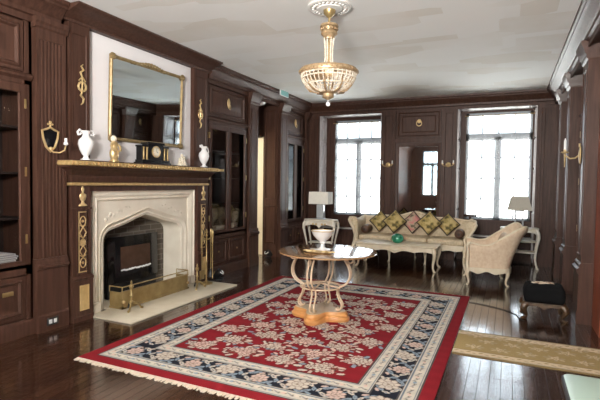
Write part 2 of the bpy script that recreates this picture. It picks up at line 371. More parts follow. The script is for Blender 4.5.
# recess linings: panelled shutters on the jambs and head, ledges
ti = [3]
def trim(mb, material=WOOD, label=None):
    o = struct(mb, 'trim_%d' % ti[0], material, label); ti[0] += 1; return o
PAN = [(0, 0), (0, .016), (.018, .016), (.032, .003), (.06, .003), (.075, .012)]
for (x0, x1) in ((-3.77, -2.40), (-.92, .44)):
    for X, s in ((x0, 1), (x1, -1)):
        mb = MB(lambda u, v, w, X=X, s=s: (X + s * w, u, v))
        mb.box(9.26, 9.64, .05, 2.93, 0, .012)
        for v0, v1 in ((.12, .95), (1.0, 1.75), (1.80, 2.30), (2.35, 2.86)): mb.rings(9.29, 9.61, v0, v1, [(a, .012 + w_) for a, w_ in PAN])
        trim(mb, SHUTTER)
    mb = MB(lambda u, v, w: (u, v, 2.93 - w)); mb.box(x0, x1, 9.26, 9.64, 0, .012); mb.rings(x0 + .06, x1 - .06, 9.30, 9.60, [(a, .012 + w_) for a, w_ in PAN]); trim(mb, SHUTTER)
    mb = MB(); mb.box(x0 + .02, x1 - .02, 9.50, 9.64, .40, .455); mb.box(x0 + .02, x1 - .02, 9.56, 9.64, .06, .40); trim(mb, WOOD)
    mb = MB(); mb.box(x0 + .015, x1 - .015, 9.46, 9.64, .456, .475); trim(mb, PALEOAK, None)

# pier between the windows
mb = MB(fb(YB))
for a, bb in ((-2.385, -2.10), (-1.20, -.935)):
    mb.box(a, bb, 0, 2.93, 0, .035); mb.rings(a + .05, bb - .05, .25, 2.85, [(0, .035), (.0, .045), (.015, .045), (.025, .032)])
mb.box(-2.10, -1.20, 2.28, 2.36, 0, .03); mb.rings(-2.08, -1.22, 2.38, 2.91, [(0, 0), (0, .03), (.03, .03), (.05, .012), (.10, .012), (.12, .024)])
mb.box(-2.10, -1.20, 0, .68, 0, .03)
trim(mb)
for a, bb in ((-4.0, -3.79), (.46, .62)):
    mb = MB(fb(YB)); mb.box(a, bb, 0, 2.93, 0, .03); mb.rings(a + .04, bb - .04, .25, 2.85, [(0, .03), (.0, .04), (.012, .04), (.02, .028)]); trim(mb)

# crown mouldings
def crown(off): return [(0, 2.90), (.02 + off, 2.90), (.02 + off, 2.955), (.045 + off, 2.965), (.05 + off, 3.0), (.075 + off, 3.02), (.11 + off, 3.07), (.145 + off, 3.09), (.145 + off, 3.11), (.165 + off, 3.125), (.17 + off, 3.158), (0, 3.158)]
mb = MB(fl(XL)); mb.extr(crown(0), YF, 3.12); trim(mb)
mb = MB(fl(XL)); mb.extr([(0, 3.025), (.062, 3.025), (.068, 3.05), (.095, 3.058), (.115, 3.075), (.165, 3.10), (.215, 3.118), (.245, 3.126), (.28, 3.142), (.285, 3.158), (0, 3.158)], 3.13, 5.54); trim(mb)
mb = MB(fl(XL)); mb.extr(crown(0), 5.54, 9.25); trim(mb)
mb = MB(fb(YB)); mb.extr(crown(0), -4.05, .70); trim(mb)
mb = MB(fr_(.73)); mb.extr(crown(0), YF, 9.25); mb.box(YF, 9.25, 2.93, 3.158, -.13, 0.0); trim(mb)

# pilasters
def fluted(f, u0, u1):
    mb = MB(f); n = 7; w = .05; W = u1 - u0; poly = [(u0, -.06)]
    poly += [(u0, w), (u0 + .025, w)]
    step = (W - .05) / n
    for i in range(n):
        a = u0 + .025 + i * step
        poly += [(a + step * .15, w), (a + step * .22, w - .012), (a + step * .5, w - .017), (a + step * .78, w - .012), (a + step * .85, w)]
    poly += [(u1 - .025, w), (u1, w), (u1, -.06)]
    mb.loft([[(u, .70, q) for u, q in poly], [(u, 2.76, q) for u, q in poly]])
    mb.box(u0, u1, 2.76, 2.90, -.06, .05)
    mb.extr([(-.06, 2.86), (.05, 2.86), (.065, 2.875), (.065, 2.90), (.08, 2.92), (.08, 2.96), (-.06, 2.96)], u0 - .015, u1 + .015)
    mb.extr([(-.06, .0), (.075, 0), (.075, .15), (.065, .165), (.065, .60), (.085, .61), (.085, .635), (.07, .65), (.07, .67), (.055, .70), (-.06, .70)], u0 - .02, u1 + .0)
    return mb
trim(fluted(fl(XL), 2.86, 3.17), WOOD, 'fluted pilaster left of the fireplace')
def plain_pil(f, u0, u1, w=.06, cap=WOOD):
    mb = MB(f); mb.box(u0, u1, 0, 2.90, -.06, w)
    mb.rings(u0 + .05, u1 - .05, .72, 2.70, [(0, w), (0, w + .008), (.012, w + .008), (.02, w - .004)])
    mb.extr([(-.06, 0), (w + .03, 0), (w + .03, .13), (w + .02, .15), (w + .02, .53), (w + .04, .55), (w + .04, .58), (w + .015, .60), (w + .015, .63), (w, .65), (-.06, .65)], u0 - .015, u1 + .015)
    o = trim(mb)
    mb = MB(f); L = []
    for a, v in ((0, 2.78), (.02, 2.80), (.02, 2.83), (.035, 2.85), (.05, 2.89), (.07, 2.93), (.075, 2.97), (.0, 2.975)):
        L.append([(u0 - a * .5, v, -.05), (u1 + a * .5, v, -.05), (u1 + a * .5, v, w + a), (u0 - a * .5, v, w + a)])
    mb.loft(L)
    struct(mb, 'capital', cap, parent=o); return o
WORN = mat('worn_white_capital', (0.10, 0.07, 0.06), 0.4, col2=(0.26, 0.23, 0.21), nscale=11, scale=(1, 1, 1), lo=.55, hi=.75)
plain_pil(fl(XL), 6.72, 7.0, .035, WOOD)
plain_pil(fl(XL), 7.86, 8.15, .05, WOOD)
plain_pil(fl(XL), 9.08, 9.22, .05, WOOD)
plain_pil(fr_(XR), 5.6, 5.95, .14, WOOD)
plain_pil(fr_(XR), 7.10, 7.42, .14, WORN)
plain_pil(fr_(XR), 8.25, 8.55, .14, WORN)

# breast piers over the mantel
for a, bb in ((3.20, 3.45), (5.19, 5.50)):
    mb = MB(fl(-4.10)); mb.box(a, bb, 1.60, 3.026, 0, .10); mb.rings(a + .035, bb - .035, 1.75, 2.93, [(0, .10), (0, .108), (.01, .108), (.018, .096)]); trim(mb)
# skirting of the alcove and right bay
mb = MB(fr_(XR)); mb.box(7.42, 8.25, 0, 2.93, -.02, .03); mb.rings(7.5, 8.17, .8, 2.2, [(a, .03 + w_) for a, w_ in PAN]); mb.rings(7.5, 8.17, .2, .7, [(a, .03 + w_) for a, w_ in PAN]); mb.rings(7.5, 8.17, 2.3, 2.8, [(a, .03 + w_) for a, w_ in PAN]); trim(mb)
# red mahogany door on the right
mb = MB(fr_(.92)); mb.box(4.20, 5.15, .01, 2.22, -.05, 0)
for v0, v1 in ((.2, .95), (1.1, 2.1)):
    for a, bb in ((4.30, 4.63), (4.72, 5.05)): mb.rings(a, bb, v0, v1, [(q, w_) for q, w_ in PAN])
d2 = struct(mb, 'door_2', MAHOG, 'reddish mahogany panelled door in the right wall')
MB().ball((.88, 4.27, 1.0), .03).build('door_knob', BRASS, d2)
mb = MB(fr_(XR)); mb.box(5.16, 5.585, 0, 2.35, 0, .025); mb.box(4.05, 4.19, 0, 2.35, 0, .025); mb.box(4.05, 5.585, 2.23, 2.40, 0, .025); trim(mb, MAHOG, None)

# ------------------------------------------------------------------ built-in bookcases
def bookcase(f, u0, u1, d, ndoor, label, pull=False, sill=.66, lower=2, group='built-in glazed bookcases'):
    c = f((u0 + u1) / 2, 0, 0)
    th = thing('built_in_bookcase', c, label, 'bookcase', group)
    mb = MB(f)
    st = .065
    mb.box(u0, u0 + .02, 0, 2.93, -d, 0); mb.box(u1 - .02, u1, 0, 2.93, -d, 0); mb.box(u0, u1, 0, 2.93, -d, -d + .02)
    mb.box(u0, u1, sill - .03, sill, -d, 0); mb.box(u0, u1, 2.32, 2.93, -d, -.03)
    mb.box(u0, u0 + st, 0, 2.93, -.02, 0); mb.box(u1 - st, u1, 0, 2.93, -.02, 0)
    mb.box(u0, u1, 2.90, 2.95, -.02, 0); mb.box(u0, u1, 2.32, 2.36, -.02, .0)
    mb.extr([(-.02, 2.36), (.0, 2.36), (.03, 2.385), (.03, 2.40), (.012, 2.42), (0, 2.425), (-.02, 2.425)], u0, u1)
    mb.box(u0, u1, .57, sill, -.02, 0)
    mb.extr([(-.02, 0), (.03, 0), (.03, .12), (.015, .145), (0, .15), (-.02, .15)], u0, u1)
    mb.box(u0, u1, 0, .57, -d, -.03)
    body = mb.build('body', WOOD, th)
    mb = MB(f); mb.rings(u0 + st, u1 - st, 2.44, 2.89, [(0, 0), (0, -.01), (.03, -.012), (.045, .004), (.06, .004), (.075, -.02), (.14, -.02), (.165, -.008)]); mb.build('top_panel', WOOD, th)
    for z in (1.08, 1.5, 1.92):
        mb = MB(f); mb.box(u0 + .02, u1 - .02, z, z + .02, -d + .02, -.06); mb.build('shelf', WOOD_IN, th)
    mb = MB(f); mb.box(u0 + .02, u1 - .02, sill, 2.32, -d + .02, -d + .026); mb.build('back_panel', WOOD_IN, th)
    a0, a1 = u0 + st, u1 - st
    for i in range(ndoor):
        p, q = a0 + (a1 - a0) * i / ndoor + .004, a0 + (a1 - a0) * (i + 1) / ndoor - .004
        mb = MB(f); s = .045
        mb.box(p, p + s, sill + .005, 2.315, -.02, .012); mb.box(q - s, q, sill + .005, 2.315, -.02, .012)
        mb.box(p + s, q - s, sill + .005, sill + .035, -.02, .012); mb.box(p + s, q - s, 2.25, 2.315, -.02, .012)
        mb.rings(p + s, q - s, sill + .035, 2.25, [(0, .012), (0, .02), (.008, .02), (.014, .0)], fill=False)
        dr = mb.build('door', WOOD, th)
        mb = MB(f); mb.box(p + s - .002, q - s + .002, sill + .033, 2.252, -.006, -.002); mb.build('pane', CABGLASS, dr)
        hu = q + .002 if i == ndoor - 1 else p - .002
        for z in (.86, 1.48, 2.1):
            mb = MB(f); mb.box(hu - .009, hu + .009, z, z + .085, .0, .018); mb.build('hinge', BRASS, dr)
    for i in range(lower):
        p, q = a0 + (a1 - a0) * i / lower + .004, a0 + (a1 - a0) * (i + 1) / lower - .004
        mb = MB(f); mb.rings(p, q, .165, .56, [(0, -.03), (0, .0), (.035, .0), (.045, .012), (.055, .012), (.07, -.008), (.10, -.008), (.125, .002)])
        dr = mb.build('lower_door', WOOD, th)
        mb = MB(f); um = (p + q) / 2
        if pull: um = q - .17; mb.cbox(um - .05, um + .05, .40, .44, .0, .014, .004)
        else: mb.cbox(um - .012, um + .012, .36, .385, .0, .018, .004)
        mb.build('handle', BRASS, dr)
    # gilt mask with a ring on the top panel
    um, vm = (u0 + u1) / 2, 2.68
    mb = MB(lambda x, y, z: f(um + x, vm + z, y))
    mb.lathe([(.002, -.075), (.022, -.06), (.034, -.02), (.038, .02), (.028, .055), (.012, .08), (.002, .085)], (0, 0, 0), 12, 1, .45)
    mb.build('gilt_mask', GOLD, th)
    mb = MB(lambda x, y, z: f(um + x, vm + z, y)); mb.tube([(.024 * math.cos(k * PI / 8), .022, -.055 + .036 * math.sin(k * PI / 8)) for k in range(16)], .005, 6, True); mb.build('ring_pull', GOLD, th)
    return th
bookcase(fl(XL), 1.15, 2.84, .42, 2, 'glazed dark wood built-in bookcase left of the fluted pilaster, holding white books', True)
bookcase(fl(XL), 5.54, 6.71, .42, 2, 'glazed dark wood built-in bookcase just right of the fireplace')
bookcase(fl(XL), 8.15, 9.08, .42, 2, 'glazed dark wood built-in bookcase between the doorway alcove and back corner')
bookcase(fr_(XR), 5.96, 7.10, .15, 2, 'dark glazed built-in bookcase in right wall behind the candle sconce')
bookcase(fr_(XR), 8.56, 9.14, .15, 1, 'narrow dark glazed built-in bookcase in right wall by the right side table')

# stack of white books in the first bookcase
for k in range(6):
    a = .012 * math.sin(k * 2.1)
    mb = MB(); mb.cbox(-4.34, -4.082 + a * .25, 2.36 + a, 2.715 + a, .664 + k * .0185, .664 + (k + 1) * .0185 - .003, .002)
    bk_ = mb.build('book', PAPER)
    pos = ['lowest', 'second from bottom', 'third from bottom', 'fourth from bottom', 'fifth from bottom', 'topmost'][k]
    tag(bk_, 'white book lying flat in the glazed bookcase, %s of its stack' % pos, 'book', 'white books in the bookcase')
    mb = MB(); mb.box(-4.335, -4.0825 + a * .25 + .002, 2.37 + a, 2.7 + a, .667 + k * .0185, .667 + (k + 1) * .0185 - .009)
    mb.build('page_block', GREYP, bk_)

# contents of the second and third bookcases
def goblet(x, y, z, lab, h=.36):
    mb = MB(); mb.lathe([(.055, 0), (.05, .012), (.014, .03), (.012, .09), (.03, .13), (.07, .19), (.085, .28), (.075, h), (.07, h), (.078, .28), (.062, .195), (.01, .14)], (x, y, z), 18)
    tag(mb.build('glass_goblet', SILVER), lab, 'goblet', 'glassware in the bookcase')
goblet(-4.26, 6.00, .668, 'grey glass goblet in the bookcase right of the fireplace, left of the pair')
goblet(-4.26, 6.24, .668, 'grey glass goblet in the bookcase right of the fireplace, right of the pair')
for (y0, y1, h, lab) in ((5.86, 6.12, .10, 'wide white linen pile in front of the glass goblets'), (6.32, 6.50, .11, 'narrow white linen pile beside the glass goblets')):
    mb = MB()
    for k in range(3): mb.cbox(-4.16, -4.085, y0, y1 - .01 * k, .668 + h * k / 3, .668 + h * (k + 1) / 3 - .002, .004)
    tag(mb.build('linen_pile', PAPER), lab, 'linen', 'linen piles')
mb = MB()
for k in range(3): mb.cbox(-4.3, -4.10, 8.32, 8.75 - .02 * k, .668 + .035 * k, .668 + .035 * (k + 1) - .002, .004)
tag(mb.build('linen_pile', PAPER), 'white linen pile in the bookcase by the back corner', 'linen')

# ------------------------------------------------------------------ fireplace
fp = thing('fireplace', (-4.0, 4.35, 0), 'dark wood and cream stone fireplace with gilt ornaments', 'fireplace')
f0 = fl(-4.10)
# stone surround
ym = 4.375
A0 = [(3.72, 0.0), (3.72, .40), (3.72, .75)]
for k in range(1, 7):
    a = PI - (PI / 2 - .2) * k / 6; A0.append((3.72 + .12 + .12 * math.cos(a), .75 + .12 * math.sin(a) * 1.15))
A0 += [(4.05, .940), (4.22, .993), (ym, 1.035)]
A0 += [(2 * ym - y, z) for y, z in A0[-2::-1]]
def off(poly, d):
    out = []
    for i, (y, z) in enumerate(poly):
        a = poly[max(i - 1, 0)]; c = poly[min(i + 1, len(poly) - 1)]
        ty, tz = c[0] - a[0], c[1] - a[1]; l = math.hypot(ty, tz); out.append((y - tz / l * d, z + ty / l * d))
    return [(y, max(z, 0)) for y, z in out]
def rect_from(poly, y0, y1, z1):
    out = []; n = len(poly); h = n // 2
    for i, (y, z) in enumerate(poly):
        if i < 3: out.append((y0, z / .75 * z1 * (.62 if i < 2 else 1.0) / (1.0) if i < 2 else z1))
        elif i >= n - 3: out.append((y1, out[n - 1 - i][1]))
        else: out.append((y0 + (y1 - y0) * (y - poly[2][0]) / (poly[n - 3][0] - poly[2][0]), z1))
    return out
A1, A2, A3 = off(A0, .03), off(A0, .045), off(A0, .085)
SH = [(A0, -.30), (A0, -.01), (A1, .012), (A2, .012), (A2, .004), (A3, .035)]
r = rect_from(A3, 3.60, 2 * ym - 3.60, 1.225)
r1 = rect_from(A3, 3.585, 2 * ym - 3.585, 1.24)
r2 = rect_from(A3, 3.57, 2 * ym - 3.57, 1.26)
r3 = rect_from(A3, 3.545, 2 * ym - 3.545, 1.285)
r4 = rect_from(A3, 3.52, 2 * ym - 3.52, 1.31)
r5 = rect_from(A3, 3.505, 2 * ym - 3.505, 1.335)
SH += [(A3, .012), (r, .012), (r, .03), (r1, .045), (r2, .03), (r3, .05), (r4, .05), (r5, .07), (r5, 0)]
mb = MB(f0); mb.loft([[(y, z, w) for y, z in l] for l, w in SH], closed=False)
mb.box(3.505, 3.60, .0, .12, 0, .085); mb.box(2 * ym - 3.60, 2 * ym - 3.505, 0, .12, 0, .085)
mb.build('stone_surround', STONE, fp, smooth=25)
# relief leaves in the spandrels
for s in (-1, 1):
    mb2 = MB(lambda x, y, z: f0(x, y, z))
    for k in range(7):
        u = ym + s * (.64 - k * .06); v = 1.04 + .022 * k + (.02 if k % 2 else -.01); r_ = .036 - .003 * k
        mb2.lathe([(r_, .010), (r_ * .8, .018), (r_ * .3, .022), (.002, .024)], (u, v - .02, -.006), 10)
    mb2.build('carved_spandrel', STONE, fp)
# wooden frieze and shelf
f1 = fl(-4.10)
mb = MB(f1)
mb.box(3.22, 5.48, 1.335, 1.60, 0, .09)
mb.box(3.20, 3.505, 0, 1.34, 0, .045); mb.box(2 * ym - 3.505, 5.50, 0, 1.34, 0, .045)
mb.build('wooden_frieze', WOOD, fp)
def shelf_loop(prof):
    L = []
    for w, v in prof: L.append([(3.20 - max(w - .13, 0) * .75, v, 0), (5.465 + max(w - .13, 0) * .18, v, 0), (5.465 + max(w - .13, 0) * .18, v, w), (3.20 - max(w - .13, 0) * .75, v, w)])
    return L
mb = MB(f1); mb.loft(shelf_loop([(.13, 1.43), (.14, 1.47), (.15, 1.49), (.15, 1.50), (.19, 1.53), (.24, 1.575), (.26, 1.58), (.26, 1.592)])); mb.build('shelf_moulding', WOOD, fp)
mb = MB(f1); mb.loft(shelf_loop([(.135, 1.395), (.155, 1.40), (.155, 1.42), (.135, 1.428)])); mb.build('gilt_bead', GILT, fp)
mb = MB(f1); mb.loft(shelf_loop([(.26, 1.592), (.305, 1.598), (.31, 1.61), (.31, 1.628), (.30, 1.642)]))
for i in range(58):
    u = 3.10 + i * (5.58 - 3.10) / 57; mb.box(u, u + .024, 1.602, 1.634, .30, .322)
mb.build('gilt_dentil_edge', GILT, fp)
mb = MB(f1); mb.loft(shelf_loop([(.26, 1.642), (.305, 1.644), (.305, 1.652)])); mb.build('shelf', WOOD, fp)
# pilasters with gilt ornaments
for y0, y1 in ((3.215, 3.44), (5.255, 5.48)):
    mb = MB(f1); mb.box(y0, y1, 0, 1.40, .04, .12); mb.rings(y0 + .05, y1 - .05, .47, 1.15, [(0, .12), (0, .128), (.01, .128), (.018, .112)])
    mb.extr([(.04, 0), (.15, 0), (.15, .05), (.14, .06), (.14, .42), (.15, .43), (.15, .45), (.12, .47), (.04, .47)], y0 - .01, y1 + .01)
    mb.box(y0 - .005, y1 + .005, 1.15, 1.17, .04, .13)
    pl = mb.build('pilaster', WOOD, fp)
    c = (y0 + y1) / 2 + .01
    mb = MB(f1)
    mb.rings(c - .052, c + .052, .50, 1.13, [(0, .116), (0, .128), (.009, .128), (.012, .118)], fill=False)
    for v, kk in ((.60, 0), (.72, 1), (.815, 2), (.91, 1), (1.03, 0)):
        n = 14
        if kk == 0: mb.tube([(c + .034 * math.cos(2 * PI * k / n), v + .05 * math.sin(2 * PI * k / n), .125) for k in range(n)], .006, 6, True); mb.lathe([(.016, .118), (.012, .13), (.002, .133)], (c, v, 0), 8)
        elif kk == 1: mb.tube([(c, v - .06, .125), (c + .04, v, .125), (c, v + .06, .125), (c - .04, v, .125)], .007, 6, True)
        else: mb.lathe([(.034, .118), (.03, .132), (.012, .137), (.002, .137)], (c, v, 0), 12)
    for v in (.66, .77, .86, .97): mb.tube([(c - .035, v + .02, .124), (c, v, .126), (c + .035, v + .02, .124)], .006, 6)
    mb.build('gilt_lattice', GOLD, pl)
    mb = MB(f1); mb.rings(c - .055, c + .055, .11, .37, [(0, .138), (0, .15), (.008, .15), (.014, .144)]); mb.build('amber_plaque', MARBLE, pl)
    mb = MB(lambda x, y, z: f1(c + x, 1.185 + z, .125 + y))
    mb.lathe([(.05, 0), (.05, .012), (.02, .03), (.015, .05), (.03, .065), (.042, .10), (.038, .12), (.012, .135), (.012, .15), (.018, .175), (.006, .205), (.002, .215)], (0, 0, 0), 14, 1, .45)
    mb.build('gilt_urn', GOLD, pl)
hs = MB().cbox(-4.02, -3.42, 3.44, 5.42, .0, .018, .004); hs.box(-4.395, -4.02, 3.725, 5.025, .0, .019)
tag(hs.build('hearth_slab', HEARTH), 'pale stone hearth slab on the floor before the fireplace', 'hearth')

# electric fire
ef = thing('electric_fire', (-4.30, 4.375, .02), 'black glass electric fire with white pebbles inside the firebox', 'heater')
mb = MB(); mb.cbox(-4.38, -4.31, 3.97, 4.79, .02, .76, .01); mb.build('casing', BLACKM, ef)
n = 16; L = []
for i in range(n + 1):
    y = 3.955 + .85 * i / n; s = (i / n - .5) * 2; x = -4.30 + .045 * (1 - s * s)
    L.append([(-4.31, y, .20), (x, y, .20 + .03 * s * s), (x - .012, y, .765), (-4.31, y, .765)])
MB().loft(L).build('glass_front', BLACK, ef)
L = []
for i in range(n + 1):
    y = 4.13 + .50 * i / n; s = ((y - 4.38) / .425); x = -4.30 + .045 * (1 - s * s) + .002
    L.append([(x - .01, y, .34), (x + .001, y, .34), (x - .008, y, .64), (x - .018, y, .64)])
MB().loft(L).build('viewing_screen', SCREEN, ef)
mb = MB()
for i in range(26):
    y = 4.14 + .48 * i / 25; s = ((y - 4.38) / .425); x = -4.30 + .045 * (1 - s * s) + .004
    mb.ball((x, y, .35 + .012 * random.random()), .013 + .006 * random.random(), 8, .8)
pb = mb.build('pebble_bed', WHITEPL, ef); pb['kind'] = 'stuff'

# brass fender
fe = thing('fireplace_fender', (-3.95, 4.32, .019), 'low brass fender box with wire rail on the pale hearth', 'fender')
x0, x1, y0, y1 = -4.06, -3.87, 3.76, 4.90
mb = MB()
mb.box(x1 - .012, x1, y0, y1, .04, .205); mb.box(x0, x1 - .012, y0, y0 + .012, .04, .205); mb.box(x0, x1 - .012, y1 - .012, y1, .04, .205)
mb.box(x0, x1 + .012, y0 - .01, y0 + .02, .019, .04); mb.box(x0, x1 + .012, y1 - .02, y1 + .01, .019, .04); mb.box(x1 - .03, x1 + .012, y0 - .01, y1 + .01, .019, .04)
mb.box(x1 - .018, x1 + .008, y0 - .006, y1 + .006, .205, .215)
mb.build('brass_box', BRASS, fe)
mb = MB(); mb.tube([(x0, y0, .265), (x1, y0, .265), (x1, y1, .265), (x0, y1, .265)], .007, 8)
for p in ((x0, y0), (x1, y0), (x1, y1), (x0, y1)): mb.tube([(*p, .20), (*p, .265)], .006, 6)
mb.build('wire_rail', BRASS, fe)
mb = MB()
for (yy) in (y0 + .01, y1 - .01): mb.ball((x1 + .01, yy, .10), .02, 10)
mb.build('stud', GOLD, fe)

# andirons
def andiron(x, y, lab, h=.30):
    th = thing('andiron', (x, y, .019), lab, 'andiron', 'brass andirons')
    mb = MB(); mb.lathe([(.022, .07), (.03, .085), (.014, .10), (.012, .15), (.02, .16), (.012, .17), (.011, .23), (.02, .24), (.026, .26), (.02, .28), (.008, .29), (.012, .305), (.003, h + .03)], (0, 0, 0), 12); mb.build('post', BRASS, th, local=True)
    for s in (-1, 1):
        mb = MB(); mb.tube([(0, 0, .085), (.03, s * .035, .08), (.05, s * .07, .045), (.055, s * .09, .012), (.065, s * .11, .012)], [.013, .012, .010, .011, .013], 8); mb.build('foot', BRASS, th, local=True)
    mb = MB(); mb.tube([(0, 0, .075), (-.03, 0, .07), (-.05, 0, .015)], .009, 8); mb.build('log_bar', BLACKM, th, local=True)
andiron(-3.775, 3.80, 'brass andiron standing at the left end of the fender')
andiron(-3.775, 4.98, 'brass andiron standing at the right end of the fender beside the fire tools')

# fire tool stand and its tools
ts = thing('fire_tool_stand', (-3.83, 5.26, .019), 'tall brass fire tool stand right of the fireplace opening', 'tool stand')
mb = MB(); mb.lathe([(.09, 0), (.09, .012), (.03, .03), (.012, .05), (.010, .30), (.016, .31), (.010, .32), (.010, .66), (.02, .68), (.012, .70), (.022, .73), (.004, .77)], (0, 0, 0), 16); mb.build('column', BRASS, ts, local=True)
mb = MB(); mb.tube([(0, -.085, .64), (0, -.05, .62), (0, 0, .625), (0, .05, .62), (0, .085, .64)], .008, 8); mb.tube([(-.085, 0, .64), (0, 0, .625), (.085, 0, .64)], .008, 8); mb.build('hook_arm', BRASS, ts, local=True)
def tool(x, y, kind, lab):
    th = thing('fire_' + kind, (x, y, .10), lab, kind, 'brass fire tools')
    mb = MB(); mb.lathe([(.007, .10), (.007, .50), (.013, .52), (.009, .56), (.014, .60), (.018, .64), (.010, .68), (.003, .69)], (0, 0, 0), 10); mb.build('handle', BRASS, th, local=True)
    mb = MB()
    if kind == 'shovel': mb.cbox(-.008, .008, -.05, .05, .0, .12, .004)
    elif kind == 'poker': mb.tube([(0, 0, .11), (0, 0, 0)], .006, 6); mb.tube([(0, 0, .05), (0, .03, .06), (0, .045, .09)], .006, 6)
    else: mb.lathe([(.045, 0), (.04, .06), (.012, .11)], (0, 0, 0), 12)
    mb.build({'shovel': 'blade', 'poker': 'tip', 'brush': 'bristles'}[kind], BRASS if kind != 'brush' else BLACKM, th, local=True)
tool(-3.83, 5.157, 'shovel', 'brass fire shovel hanging on the left of the tool stand')
tool(-3.727, 5.26, 'poker', 'brass fire poker hanging at the front of the tool stand')
tool(-3.83, 5.363, 'brush', 'brass fire brush hanging on the right of the tool stand')

# small black floor lights
def uplight(x, y, z, rz, lab):
    th = thing('floor_spotlight', (x, y, z), lab, 'floor light', 'black floor spotlights', rz)
    mb = MB(); mb.cbox(-.06, .06, -.05, .05, 0, .02, .006); mb.build('base', BLACKM, th, local=True)
    mb = MB(lambda a, b_, c: (a, c * .75 + b_ * .6 - .02, .085 + b_ * -.7 + c * .66)); mb.lathe([(.045, -.07), (.06, -.03), (.065, .05), (.055, .05), (.045, .01), (.003, .0)], (0, 0, 0), 16); mb.build('lamp_head', BLACKM, th, local=True)
    mb = MB(lambda a, b_, c: (a, c * .75 + b_ * .6 - .02, .085 + b_ * -.7 + c * .66)); mb.tube([(.058 * math.cos(k * PI / 7), .058 * math.sin(k * PI / 7), .052) for k in range(8)], .008, 6); mb.build('pale_rim', WHITEPL, th, local=True)
uplight(-3.88, 5.66, 0, -1.2, 'small black floor spotlight with pale rim beside the hearth')
uplight(-4.18, 7.70, 0, 2.6, 'small black floor spotlight with pale rim in the doorway alcove')

# ------------------------------------------------------------------ mirror and mantel ornaments
mi = thing('overmantel_mirror', (-4.06, 4.345, 1.895), 'large gilt framed mirror on the white panel above the mantel', 'mirror')
fm = lambda u, v, w: (-4.058 + w + (v - 1.895) * .03 + (u - 4.385) * .021, u, v)
mb = MB(fm); mb.rings(3.745, 4.945, 1.90, 2.85, [(0, 0), (0, .022), (.01, .034), (.022, .036), (.034, .024), (.04, .018)], fill=False)
FRAMEG = mat('dull_gilt_frame', (0.34, 0.25, 0.12), 0.42, 0.4, col2=(0.24, 0.165, 0.075), nscale=20, scale=(1, 1, 1)); fo = mb.build('gilt_frame', FRAMEG, mi)
mb = MB(fm); mb.box(3.78, 4.91, 1.935, 2.815, .012, .018); mb.build('mirror_glass', MIRROR, mi)
for (u, v) in ((3.768, 2.828), (4.922, 2.828), (3.768, 1.922), (4.922, 1.922)):
    mb = MB(fm)
    for k in range(7): a = k * 2 * PI / 7; mb.lathe([(.018, .025), (.015, .042), (.003, .046)], (u + .024 * math.cos(a), v + .024 * math.sin(a), 0), 8)
    mb.lathe([(.022, .025), (.016, .05), (.003, .053)], (u, v, 0), 8)
    mb.build('corner_ornament', FRAMEG, mi)
mb = MB(fm)
for k in range(-6, 7):
    r_ = .028 - .0022 * abs(k); mb.lathe([(r_, .03), (r_ * .8, .052), (.003, .058)], (4.345 + k * .045, 2.838 + .014 * math.cos(k * .5), 0), 8)
mb.build('crest', FRAMEG, mi)
ZS = 1.6522
def jug(y, lab, two):
    th = thing('china_vase' if two else 'china_ewer', (-3.92, y, ZS), lab, 'vase' if two else 'ewer')
    mb = MB(); s = 1.0 if two else .98
    pr_ = [(.052, 0), (.052, .012), (.03, .022), (.022, .045), (.036, .06), (.062, .11), (.076, .165), (.070, .205), (.040, .235), (.032, .262), (.046, .295), (.052, .30), (.046, .30), (.028, .262), (.03, .22), (.01, .2)]
    mb.lathe([(r_ * s, z * s) for r_, z in pr_], (0, 0, 0), 24); mb.build('body', CHINA, th, local=True)
    for sg in ((-1, 1) if two else (1,)):
        mb = MB()
        if two: path = [(0, sg * .045, .288), (0, sg * .075, .305), (0, sg * .098, .28), (0, sg * .088, .255), (0, sg * .065, .262), (0, sg * .06, .275)]
        else: path = [(0, .04, .285), (0, .085, .28), (0, .108, .23), (0, .10, .165), (0, .072, .125)]
        mb.tube(path, .011 if two else .009, 8); mb.build('handle', CHINA, th, local=True)
    if not two:
        mb = MB(); mb.tube([(0, -.03, .275), (0, -.06, .305), (0, -.085, .30), (0, -.08, .275)], [.02, .018, .014, .012], 8); mb.build('spout', CHINA, th, local=True)
jug(3.33, 'white two-handled china vase on the mantel left of the mirror', True)
jug(5.31, 'white china ewer on the right end of the mantel', False)
# gilt figurine with a pale head
fgr = thing('gilt_figurine', (-3.90, 3.68, ZS), 'small gilt figurine with pale head on the mantel under mirror corner', 'figurine')
mb = MB(); mb.lathe([(.05, 0), (.05, .012), (.042, .02), (.04, .03)], (0, 0, 0), 16); mb.build('plinth', GOLD, fgr, local=True)
mb = MB(); mb.lathe([(.04, .03), (.052, .06), (.056, .10), (.046, .14), (.034, .165), (.036, .185), (.044, .20), (.03, .222), (.014, .23)], (0, 0, 0), 18, .8, 1); mb.build('draped_body', GOLD, fgr, local=True)
mb = MB(); mb.ball((0, -.008, .252), .032, 14, 1.1); mb.ball((.02, -.014, .25), .008, 8); mb.build('head', IVORY, fgr, local=True)
for s in (-1, 1):
    mb = MB(); mb.tube([(0, s * .035, .20), (.02, s * .062, .17), (.04, s * .05, .125), (.048, s * .015, .115)], [.014, .013, .011, .012], 8); mb.build('arm', GOLD, fgr, local=True)
